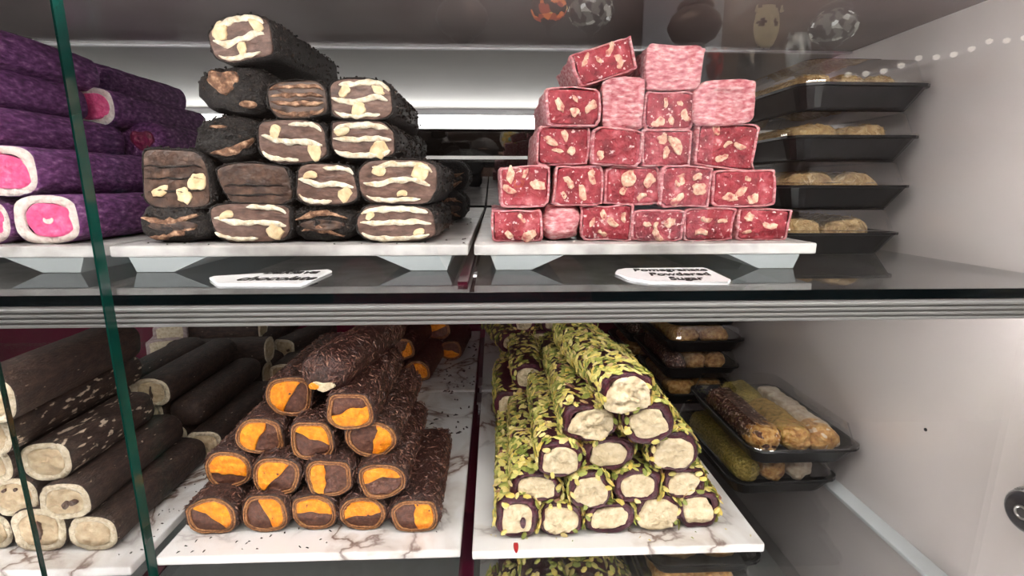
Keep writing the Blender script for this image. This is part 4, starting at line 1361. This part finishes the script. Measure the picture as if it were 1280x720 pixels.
# ------------------------------------------------------------------ lock knob and screw hole on the right wall
def lathe(prof, n=40, ridge=None):
    """profile [(distance from wall, radius)] turned about -x"""
    rings = []
    for i, (d, r_) in enumerate(prof):
        ring = []
        for k in range(n):
            a = 2 * math.pi * k / n
            rr = r_ * (1 + (0.05 if ridge and i in ridge and k % 2 else 0))
            ring.append((-d, rr * math.cos(a), rr * math.sin(a)))
        rings.append(ring)
    return loft(rings)


p = at(1283, 640, 0.285)
KY, KZ = 0.2915, CZ - 0.2225
t = thing('round_lock', 'round black lock knob with ridged metal rings on the grey wall', 'lock', (WALL_X, KY, KZ))
v, f = lathe([(0.0, 0.0155), (0.0035, 0.0155), (0.0045, 0.0143), (0.0075, 0.0138), (0.0085, 0.0122), (0.0095, 0.0112)], 48)
data('lock_body', v, f, flat('navy_black_plastic', S(22, 22, 34), 0.25), t)
for d, r_ in ((0.0016, 0.0157), (0.0060, 0.0142)):
    v, f = lathe([(d - 0.0009, r_), (d, r_ + 0.0006), (d + 0.0009, r_)], 96, ridge=(1,))
    data('ridged_ring', v, f, M['alu'], t, smooth=False)
v, f = lathe([(0.0090, 0.0052), (0.0104, 0.0048), (0.0100, 0.0036), (0.0094, 0.0034)], 32)
data('lock_cylinder', v, f, M['alu'], t)
d_ = ray(1157, 537)
s_ = WALL_X / d_.x
v, f = lathe([(0.0, 0.0016), (0.0006, 0.0013), (0.0008, 0.0006)], 16)
o = data('screw_head', v, f, M['black_plastic'], None)
o.location = (WALL_X, d_.y * s_, CZ + d_.z * s_)
tag(o, 'small dark screw head on the bare grey side wall', 'screw')


# ------------------------------------------------------------------ crumbs on the trays
def crumbs(name, x0, x1, y0, y1, z, n, size, m, label, seed):
    r = random.Random(seed)
    v, f = [], []
    for _ in range(n):
        cx, cy = r.uniform(x0, x1), r.uniform(y0, y1)
        a = r.random() * 6.28
        l, w_ = size * r.uniform(0.4, 1.2), size * r.uniform(0.2, 0.45)
        h_ = size * 0.35
        b = len(v)
        for sx, sy in ((-1, -1), (1, -1), (1, 1), (-1, 1)):
            x, y = sx * l / 2, sy * w_ / 2
            v.append((cx + x * math.cos(a) - y * math.sin(a), cy + x * math.sin(a) + y * math.cos(a), z + 0.0001))
        v.append((cx, cy, z + h_))
        f += [(b, b + 1, b + 4), (b + 1, b + 2, b + 4), (b + 2, b + 3, b + 4), (b + 3, b, b + 4), (b + 3, b + 2, b + 1, b)]
    o = data(name, v, f, m, None, smooth=False)
    return stuff(tag(o, label, 'crumbs'))


crumbs('chocolate_crumbs', -0.085, -0.033, 0.56, 0.93, LO_TRAY, 70, 0.006, M['crumb'], 'dark chocolate sprinkles scattered on the trays behind the orange rolls', 3)
crumbs('chocolate_crumbs', -0.27, -0.04, 0.37, 0.40, LO_TRAY, 26, 0.003, M['crumb'], 'fine chocolate crumbs in front of the orange rolls', 4)
crumbs('chocolate_crumbs', -0.318, -0.299, 0.37, 0.56, LO_TRAY, 30, 0.003, M['crumb'], 'fine cocoa crumbs along the edge of the log tray', 5)
crumbs('cocoa_crumbs', -0.268, -0.022, 0.357, 0.66, UP_TRAY, 140, 0.003, M['crumb'], 'black cocoa crumbs around the chocolate bars', 6)
crumbs('sugar_crumbs', -0.012, 0.236, 0.357, 0.40, UP_TRAY, 120, 0.002, M['coconut'], 'white sugar dust in front of the red cubes', 8)
crumbs('pistachio_crumbs', -0.01, 0.225, 0.37, 0.40, LO_TRAY, 22, 0.0025, M['pistachio'], 'small pistachio crumbs in front of the pistachio rolls', 9)
p = onz(645, 684, LO_TRAY)
v, f = [], []
patch(v, f, [(0.0022 * math.cos(a), 0.006 * math.sin(a) + 0.0015 * math.cos(2 * a)) for a in [2 * math.pi * k / 14 for k in range(14)]], 0, 0.0012, 3, 0.0003)
o = data('red_crumb', [(a, c, -b_) for a, b_, c in v], f, flat('red_peel', S(170, 30, 36), 0.4))
o.location = (p.x, p.y, LO_TRAY + 0.0002)
tag(o, 'single red peel crumb on the marble tray before the pistachio rolls', 'crumb')


# ------------------------------------------------------------------ the shop in front of the case (seen as reflections in the glass)
SHOP_Y = -2.35
struct(box('floor', -4.5, 5.5, SHOP_Y - 0.1, 1.6, -0.02, 0.0, flat('grey_floor_tile', S(30, 24, 21), 0.8)))
struct(box('wall_shop', -4.5, 5.5, SHOP_Y - 0.1, SHOP_Y, 0.0, 2.75, mat('dark_brown_shop_wall', [(0.3, S(36, 25, 20)), (0.7, S(64, 46, 36))], 6, 0.5)))
struct(box('ceiling', -4.5, 5.5, SHOP_Y - 0.1, 1.6, 2.75, 2.80, flat('white_shop_ceiling', S(205, 205, 205), 0.7)))


def mirrored(px, py, dist, plane):
    """place in the shop that the sheet of glass at y = plane shows in the given direction"""
    p = at(px, py, dist)
    return Vector((p.x, 2 * plane - dist, p.z))


def mirrored_back(px, py, dist):
    p = at(px, py, dist)
    n = Vector((0, -math.cos(TILT), -math.sin(TILT)))
    q = Vector((0, BACK_Y, UP_SHELF - 0.006))
    return p - 2 * (p - q).dot(n) * n


GP = 0.2627
a = mirrored(822, 40, 2.60, GP)
b = mirrored(930, 40, 2.60, GP)
struct(box('trim_8', a.x, b.x, SHOP_Y + 0.0, SHOP_Y + 0.02, 1.2, 2.70, flat('blue_grey_wall_panel', S(176, 184, 200), 0.5)))
for i, x in enumerate((-1.3, 0.35, 2.0)):  # unseen lamps added to light the case from the front
    t = thing('added_ceiling_lamp', 'added square white ceiling lamp for front light, %s' % ['over the purple-roll side', 'in the middle', 'over the pastry-box side'][i], 'lamp', (x, -1.2, 2.75), group='added shop ceiling lamps')
    box('lamp_frame', -0.32, 0.32, -0.32, 0.32, -0.05, 0.0, M['alu'], t, bevel=0.004)
    box('lamp_diffuser', -0.29, 0.29, -0.29, 0.29, -0.056, -0.0505, emit('added_shop_lamp', (1.0, 0.96, 0.9), 20.0), t)


def turned(prof, n=24):
    return loft([[(r_ * math.cos(2 * math.pi * k / n), r_ * math.sin(2 * math.pi * k / n), z) for k in range(n)] for r_, z in prof])


def hanging_lantern(p, s, glassm, label, bulb=None):
    p = p - Vector((0, 0, 0.3 * s))
    t = thing('hanging_lantern', label, 'lantern', p, group='hanging lanterns of the shop')
    bronze = flat('dark_bronze', S(46, 34, 28), 0.35, 0.6)
    v, f = turned([(0.012 * s, 0.95 * s + 0.0), (0.30 * s, 0.80 * s), (0.34 * s, 0.72 * s), (0.30 * s, 0.70 * s)])
    data('cap', v, f, bronze, t)
    v, f = turned([(0.26 * s, 0.71 * s), (0.44 * s, 0.55 * s), (0.50 * s, 0.38 * s), (0.40 * s, 0.18 * s), (0.20 * s, 0.06 * s)])
    data('globe', v, f, glassm, t)
    v, f = turned([(0.20 * s, 0.08 * s), (0.22 * s, 0.03 * s), (0.08 * s, -0.06 * s), (0.05 * s, -0.16 * s), (0.07 * s, -0.20 * s), (0.01 * s, -0.32 * s)])
    data('finial', v, f, bronze, t)
    v, f = turned([(0.006, 0.94 * s), (0.006, 2.745 - p.z)], 8)
    data('chain', v, f, bronze, t)


def mosaic(name, cols, strength, scale):
    m = bpy.data.materials.new(name)
    m.use_nodes = True
    nt = m.node_tree
    b_ = nt.nodes['Principled BSDF']
    tc = nt.nodes.new('ShaderNodeTexCoord')
    vo = nt.nodes.new('ShaderNodeTexVoronoi')
    vo.inputs['Scale'].default_value = scale
    nt.links.new(tc.outputs['Object'], vo.inputs['Vector'])
    sp = nt.nodes.new('ShaderNodeSeparateColor')
    nt.links.new(vo.outputs['Color'], sp.inputs[0])
    rp = nt.nodes.new('ShaderNodeValToRGB')
    ramp_set(rp, cols)
    rp.color_ramp.interpolation = 'CONSTANT'
    nt.links.new(sp.outputs[0], rp.inputs['Fac'])
    nt.links.new(rp.outputs['Color'], b_.inputs['Emission Color'])
    b_.inputs['Emission Strength'].default_value = strength
    b_.inputs['Base Color'].default_value = (0.05, 0.04, 0.04, 1)
    b_.inputs['Roughness'].default_value = 0.1
    return m


mosaic_o = mosaic('orange_mosaic_glass', [(0.0, (0.02, 0.005, 0.0)), (0.35, (0.5, 0.06, 0.01)), (0.6, (1.0, 0.22, 0.03)), (0.85, (1.0, 0.6, 0.2))], 3.0, 34)
mosaic_c = mosaic('clear_mosaic_glass', [(0.0, (0.01, 0.01, 0.01)), (0.45, (0.15, 0.14, 0.12)), (0.7, (0.5, 0.48, 0.42)), (0.88, (1.0, 1.0, 0.95))], 3.0, 40)
bronze_g = flat('bronze_lattice', S(70, 52, 42), 0.4, 0.5)
hanging_lantern(mirrored(867, 40, 2.2, GP), 0.22, bronze_g, 'dark bronze hanging lantern before the blue-grey panel')
hanging_lantern(mirrored(686, 16, 2.3, GP), 0.16, mosaic_o, 'glowing orange mosaic lantern')
hanging_lantern(mirrored(738, 20, 2.3, GP), 0.20, mosaic_c, 'clear crystal mosaic lantern')
hanging_lantern(mirrored(578, 30, 2.2, GP), 0.22, bronze_g, 'dark bronze hanging lantern beside the orange one')
hanging_lantern(mirrored(1040, 40, 2.3, GP), 0.20, mosaic_c, 'clear crystal lantern above the masks')


def mask(p, s, m, label):
    """carnival half mask: curved shell with two eye holes, a nose ridge and a ribbon"""
    t = thing('carnival_mask', label, 'mask', p, (0, 0, math.pi), 'carnival masks on the shop wall')
    v, f = [], []
    NX, NZ = 20, 16
    for j in range(NZ + 1):
        for i in range(NX + 1):
            u, w_ = i / NX * 2 - 1, j / NZ * 2 - 1
            x = u * 0.5 * s * (1 - 0.28 * max(0, -w_) ** 1.5)
            z = w_ * 0.62 * s
            y = 0.30 * s * (u * u) + 0.12 * s * w_ * w_ - 0.16 * s * math.exp(-(u / 0.16) ** 2) * math.exp(-((w_ + 0.1) / 0.4) ** 2)
            v.append((x, y, z))
    for j in range(NZ):
        for i in range(NX):
            u, w_ = (i + 0.5) / NX * 2 - 1, (j + 0.5) / NZ * 2 - 1
            if u * u + w_ * w_ * 0.9 > 0.98:
                continue
            if ((abs(u) - 0.42) / 0.24) ** 2 + ((w_ - 0.18) / 0.15) ** 2 < 1:
                continue
            a_ = j * (NX + 1) + i
            f.append((a_, a_ + 1, a_ + NX + 2, a_ + NX + 1))
    o = data('mask_shell', v, f, m, t)
    sm = o.modifiers.new('thickness', 'SOLIDIFY')
    sm.thickness = 0.004
    for k in (-1, 1):
        v, f = turned([(0.02 * s, 0.0), (0.06 * s, 0.03 * s), (0.03 * s, 0.14 * s), (0.004, 0.20 * s)], 10)
        o = data('ribbon_tip', v, f, m, t)
        o.location = (k * 0.38 * s, 0.12 * s, 0.40 * s)
    box('hanger', -0.004, 0.004, 0.05 * s, p.y - SHOP_Y + 0.0, 0.3 * s, 0.3 * s + 0.008, M['alu'], t)


ms = lambda px, py: mirrored(px, py, 2.84, GP)
mask(ms(962, 32), 0.18, flat('cream_mask', S(236, 222, 190), 0.4), 'cream carnival mask with two ribbon tips')
mask(ms(1002, 66), 0.18, flat('silver_mask', S(214, 220, 228), 0.25, 0.4), 'silver white carnival mask')
mask(ms(940, 84), 0.17, flat('black_mask', S(40, 36, 42), 0.25), 'black carnival mask beside the red one')
mask(ms(893, 80), 0.15, flat('red_mask', S(140, 26, 40), 0.3), 'dark red carnival mask')
mask(ms(1048, 84), 0.14, flat('plum_mask', S(110, 40, 66), 0.3), 'plum coloured carnival mask')

t = thing('added_mask_lamp', 'added slim bronze lamp brightening the carnival masks', 'lamp', (ms(965, 34).x, SHOP_Y, ms(965, 34).z + 0.24))  # lamp added to make the masks brighter in the glass
box('lamp_arm', -0.006, 0.006, 0.0, 0.30, 0.0, 0.010, bronze_g, t)
box('lamp_shade', -0.35, 0.35, 0.30, 0.345, -0.004, 0.022, bronze_g, t, bevel=0.003)
box('lamp_bulb', -0.33, 0.33, 0.306, 0.338, -0.012, -0.0045, emit('added_mask_lamp_bulb', (1.0, 0.85, 0.65), 170.0), t)

# garland of small lights
t = thing('light_garland', 'string of small warm lights hung along the shop wall', 'garland', mirrored(1060, 92, 2.7, GP))
o0 = t.location.copy()
wire_v = []
for k in range(13):
    px = 1060 + k * 22
    py = 92 - k * 5.2 + 6 * math.sin(math.pi * (k % 4) / 4)
    q = mirrored(px, py, 2.7, GP) - o0
    wire_v.append(q)
    v, f = turned([(0.002, 0.008), (0.011, 0.002), (0.011, -0.012), (0.003, -0.020)], 10)
    b_ = data('bulb', [(c[0] * 1.6, c[1], c[2]) for c in v], f, emit('garland_bulb', (1.0, 0.95, 0.85), 1.6), t)
    b_.location = q
rg = [[(q.x, q.y + 0.002 * math.cos(a_), q.z + 0.010 + 0.002 * math.sin(a_)) for a_ in (0, 1.57, 3.14, 4.71)] for q in wire_v]
v, f = loft(rg)
data('wire', v, f, M['black_plastic'], t)


def wall_plate(p, r_, rings, label, petals=None):
    t = thing('wall_plate', label, 'plate', (p.x, SHOP_Y + 0.0005, p.z), group=None)
    v, f = loft([[(rr * math.cos(2 * math.pi * k / 32), y, rr * math.sin(2 * math.pi * k / 32)) for k in range(32)] for rr, y in ((r_ * 0.9, 0.0), (r_, 0.012), (r_ * 0.97, 0.016), (r_ * 0.6, 0.012))])
    data('dish', v, f, flat(rings[0][0], rings[0][1], 0.2), t)
    for i, (nm, col, rr) in enumerate(rings[1:]):
        v, f = loft([[(rr * r_ * math.cos(2 * math.pi * k / 28), y, rr * r_ * math.sin(2 * math.pi * k / 28)) for k in range(28)] for y in (0.010, 0.0165 + 0.001 * i)])
        data('ring', v, f, flat(nm, col, 0.2), t)
    if petals:
        for k in range(8):
            a_ = 2 * math.pi * k / 8
            v, f = loft([[(0.64 * r_ * math.cos(a_) + 0.2 * r_ * q * math.cos(b0), y, 0.64 * r_ * math.sin(a_) + 0.2 * r_ * q * math.sin(b0)) for b0 in [2 * math.pi * j / 10 for j in range(10)]] for q, y in ((1, 0.013), (0.9, 0.022), (0.4, 0.024))])
            data('petal', v, f, flat('petal_' + petals[0], petals[1], 0.2), t)


mb = lambda px, py: mirrored_back(px, py, 2.06 - SHOP_Y)
wall_plate(mb(637, 174), 0.085, [('white_glaze', S(240, 240, 236)), ('yellow_glaze', S(240, 190, 30), 0.42), ('teal_glaze', S(60, 160, 170), 0.18)], 'white tile plate with a yellow flower on the shop wall', ('blue_glaze', S(250, 214, 60)))
wall_plate(mb(552, 178), 0.095, [('black_glaze', S(26, 26, 30)), ('silver_glaze', S(170, 172, 176), 0.7), ('grey_glaze', S(70, 72, 76), 0.4)], 'round black plate with a silver centre on the shop wall')
wall_plate(mb(580, 182), 0.055, [('ink_glaze', S(20, 20, 26)), ('pale_glaze', S(200, 205, 210), 0.35), ('ink_dot', S(20, 20, 26), 0.15)], 'small black eye-shaped plate on the shop wall')


# ------------------------------------------------------------------ the photographer, seen dimly in the mirrored back of the case
def skinned(verts, edges, radii, root=0, sub=1):
    me = bpy.data.meshes.new('skeleton')
    me.from_pydata(verts, edges, [])
    o = bpy.data.objects.new('skeleton', me)
    C.objects.link(o)
    md = o.modifiers.new('skin', 'SKIN')
    md.use_smooth_shade = True
    for i, sv in enumerate(me.skin_vertices[0].data):
        rr = radii[i]
        sv.radius = rr if isinstance(rr, tuple) else (rr, rr)
        sv.use_root = (i == root)
    sb = o.modifiers.new('sub', 'SUBSURF')
    sb.levels = sub
    sb.render_levels = sub
    bpy.context.view_layer.update()
    out = bpy.data.meshes.new_from_object(o.evaluated_get(bpy.context.evaluated_depsgraph_get()))
    bpy.data.objects.remove(o)
    return out


def add_ball(bm, c, r_, seg=20):
    geo = bmesh.ops.create_uvsphere(bm, u_segments=seg, v_segments=seg // 2 + 2, radius=1.0)
    for v_ in geo['verts']:
        v_.co = Vector((c[0] + v_.co.x * r_[0], c[1] + v_.co.y * r_[1], c[2] + v_.co.z * r_[2]))


hp = mirrored_back(604, 208, 2.06 + 0.39)
PX, PYY = hp.x, -0.46
HZ = hp.z                                        # height of the middle of the face
person = thing('person', 'person in a dark red shirt photographing the case, reflected in its back', 'person', (PX, PYY, 0))
nd = HZ - 0.10                                   # base of the neck
V, E_, RD = [], [], []


def node(p, r_, parent=None):
    V.append(p)
    RD.append(r_)
    if parent is not None:
        E_.append((parent, len(V) - 1))
    return len(V) - 1


pel = node((0, 0, nd - 0.50), (0.150, 0.105))
sp = node((0, 0, nd - 0.34), (0.135, 0.095), pel)
ch = node((0, 0.0, nd - 0.16), (0.160, 0.105), sp)
nb_ = node((0, 0.0, nd - 0.03), (0.075, 0.065), ch)
nk = node((0, 0.015, nd + 0.03), 0.052, nb_)
node((0, 0.030, nd + 0.075), 0.055, nk)
for sgn in (-1, 1):
    hip = node((0.085 * sgn, 0, nd - 0.58), 0.088, pel)
    kn = node((0.095 * sgn, 0.02, 0.46), 0.058, hip)
    an = node((0.10 * sgn, -0.02, 0.09), 0.040, kn)
    node((0.11 * sgn, 0.10, 0.034), (0.040, 0.030), an)
    sh = node((0.165 * sgn, 0.0, nd - 0.075), 0.062, ch)
    el = node((0.225 * sgn, 0.09, nd - 0.27), 0.044, sh)
    wr = node((0.125 * sgn, 0.285, CZ - 0.065), 0.027, el)
    pm = node((0.104 * sgn, 0.322, CZ - 0.022), (0.024, 0.016), wr)
    for q, (dz, ln) in enumerate(((0.040, 0.034), (0.019, 0.038), (-0.002, 0.035), (-0.022, 0.028))):     # fingers round the phone's back and edge
        f1 = node(((0.095) * sgn, 0.352, CZ - 0.026 + dz), 0.0074, pm)
        f2 = node(((0.098 - ln * 0.35) * sgn, 0.3655, CZ - 0.026 + dz), 0.0070, f1)
        node(((0.098 - ln * 0.95) * sgn, 0.3660, CZ - 0.026 + dz), 0.0062, f2)
    t1 = node((0.092 * sgn, 0.322, CZ + 0.004), 0.0092, pm)
    t2 = node((0.076 * sgn, 0.330, CZ + 0.012), 0.0084, t1)
    node((0.058 * sgn, 0.3365, CZ + 0.014), 0.0074, t2)
body_me = skinned(V, E_, RD, 0, 2)
bm = bmesh.new()
bm.from_mesh(body_me)
fc = (0, 0.045, HZ)
add_ball(bm, (0, 0.020, HZ + 0.035), (0.075, 0.092, 0.085), 28)        # skull
add_ball(bm, (0, 0.050, HZ - 0.035), (0.060, 0.062, 0.078), 24)        # face and jaw
add_ball(bm, (0, 0.078, HZ - 0.085), (0.028, 0.026, 0.024), 16)        # chin
add_ball(bm, (0, 0.113, HZ - 0.012), (0.011, 0.016, 0.024), 14)        # nose bridge
add_ball(bm, (0, 0.119, HZ - 0.030), (0.016, 0.016, 0.012), 14)        # nose tip
add_ball(bm, (0, 0.104, HZ - 0.062), (0.024, 0.010, 0.007), 14)        # lips
for sgn in (-1, 1):
    add_ball(bm, (0.076 * sgn, 0.015, HZ - 0.005), (0.010, 0.020, 0.032), 14)     # ears
    add_ball(bm, (0.030 * sgn, 0.098, HZ + 0.026), (0.024, 0.012, 0.007), 14)     # brows
    add_ball(bm, (0.038 * sgn, 0.085, HZ - 0.030), (0.024, 0.020, 0.022), 14)     # cheeks
skin_m = mat('skin', [(0.3, S(176, 128, 106)), (0.7, S(200, 152, 128))], 40, 0.5, sss=0.05)
body = from_bm('body', bm, skin_m, person)
rm = body.modifiers.new('one_surface', 'REMESH')
rm.mode = 'VOXEL'
rm.voxel_size = 0.0038
rm.use_smooth_shade = True
sm_ = body.modifiers.new('soften', 'SMOOTH')
sm_.factor = 0.5
sm_.iterations = 3
for sgn in (-1, 1):
    bm = bmesh.new()
    add_ball(bm, (0.030 * sgn, 0.1005, HZ + 0.008), (0.0125, 0.010, 0.0065), 14)
    e_ = from_bm('eye', bm, flat('eye_white', S(225, 220, 215), 0.2), person)
    bm = bmesh.new()
    add_ball(bm, (0.030 * sgn, 0.1085, HZ + 0.008), (0.0052, 0.0030, 0.0052), 12)
    from_bm('iris', bm, flat('dark_iris', S(40, 26, 20), 0.2), e_)
# hair: cap over the skull, open at the face
bm = bmesh.new()
add_ball(bm, (0, 0.008, HZ + 0.045), (0.084, 0.096, 0.088), 32)
bmesh.ops.delete(bm, geom=[v_ for v_ in bm.verts if (v_.co.y > 0.055 and v_.co.z < HZ + 0.075) or v_.co.z < HZ - 0.02], context='VERTS')
h_ = from_bm('hair', bm, mat('dark_hair', [(0.3, S(26, 18, 15)), (0.7, S(52, 38, 30))], 300, 0.5, 0.8, 500), person)
hs = h_.modifiers.new('thickness', 'SOLIDIFY')
hs.thickness = 0.010
# shirt and trousers
V, E_, RD = [], [], []
pel = node((0, 0, nd - 0.54), (0.172, 0.127))
sp = node((0, 0, nd - 0.34), (0.150, 0.110), pel)
ch = node((0, 0.0, nd - 0.16), (0.174, 0.118), sp)
nb_ = node((0, 0.0, nd - 0.045), (0.090, 0.080), ch)
for sgn in (-1, 1):
    sh = node((0.165 * sgn, 0.0, nd - 0.075), 0.074, ch)
    el = node((0.225 * sgn, 0.09, nd - 0.27), 0.056, sh)
    node((0.150 * sgn, 0.236, CZ - 0.105), 0.040, el)
link('shirt', skinned(V, E_, RD, 0, 2), mat('dark_red_cloth', [(0.3, S(96, 16, 30)), (0.7, S(124, 26, 42))], 80, 0.8), person)
V, E_, RD = [], [], []
pel = node((0, 0, nd - 0.50), (0.160, 0.114))
for sgn in (-1, 1):
    hip = node((0.085 * sgn, 0, nd - 0.58), 0.102, pel)
    kn = node((0.095 * sgn, 0.02, 0.46), 0.074, hip)
    node((0.10 * sgn, -0.02, 0.10), 0.056, kn)
link('trousers', skinned(V, E_, RD, 0, 2), flat('navy_cloth', S(34, 38, 52), 0.8), person)
for sgn in (-1, 1):
    bm = bmesh.new()
    add_ball(bm, (0.107 * sgn, 0.045, 0.036), (0.050, 0.125, 0.036), 20)
    from_bm('shoe', bm, M['black_plastic'], person)
ph = thing('phone', 'dark phone held up level by the photographer', 'phone', (PX, -0.1085, CZ))
box('phone_case', -0.075, 0.075, -0.0040, 0.0040, -0.045, 0.030, M['black_plastic'], ph, bevel=0.002)
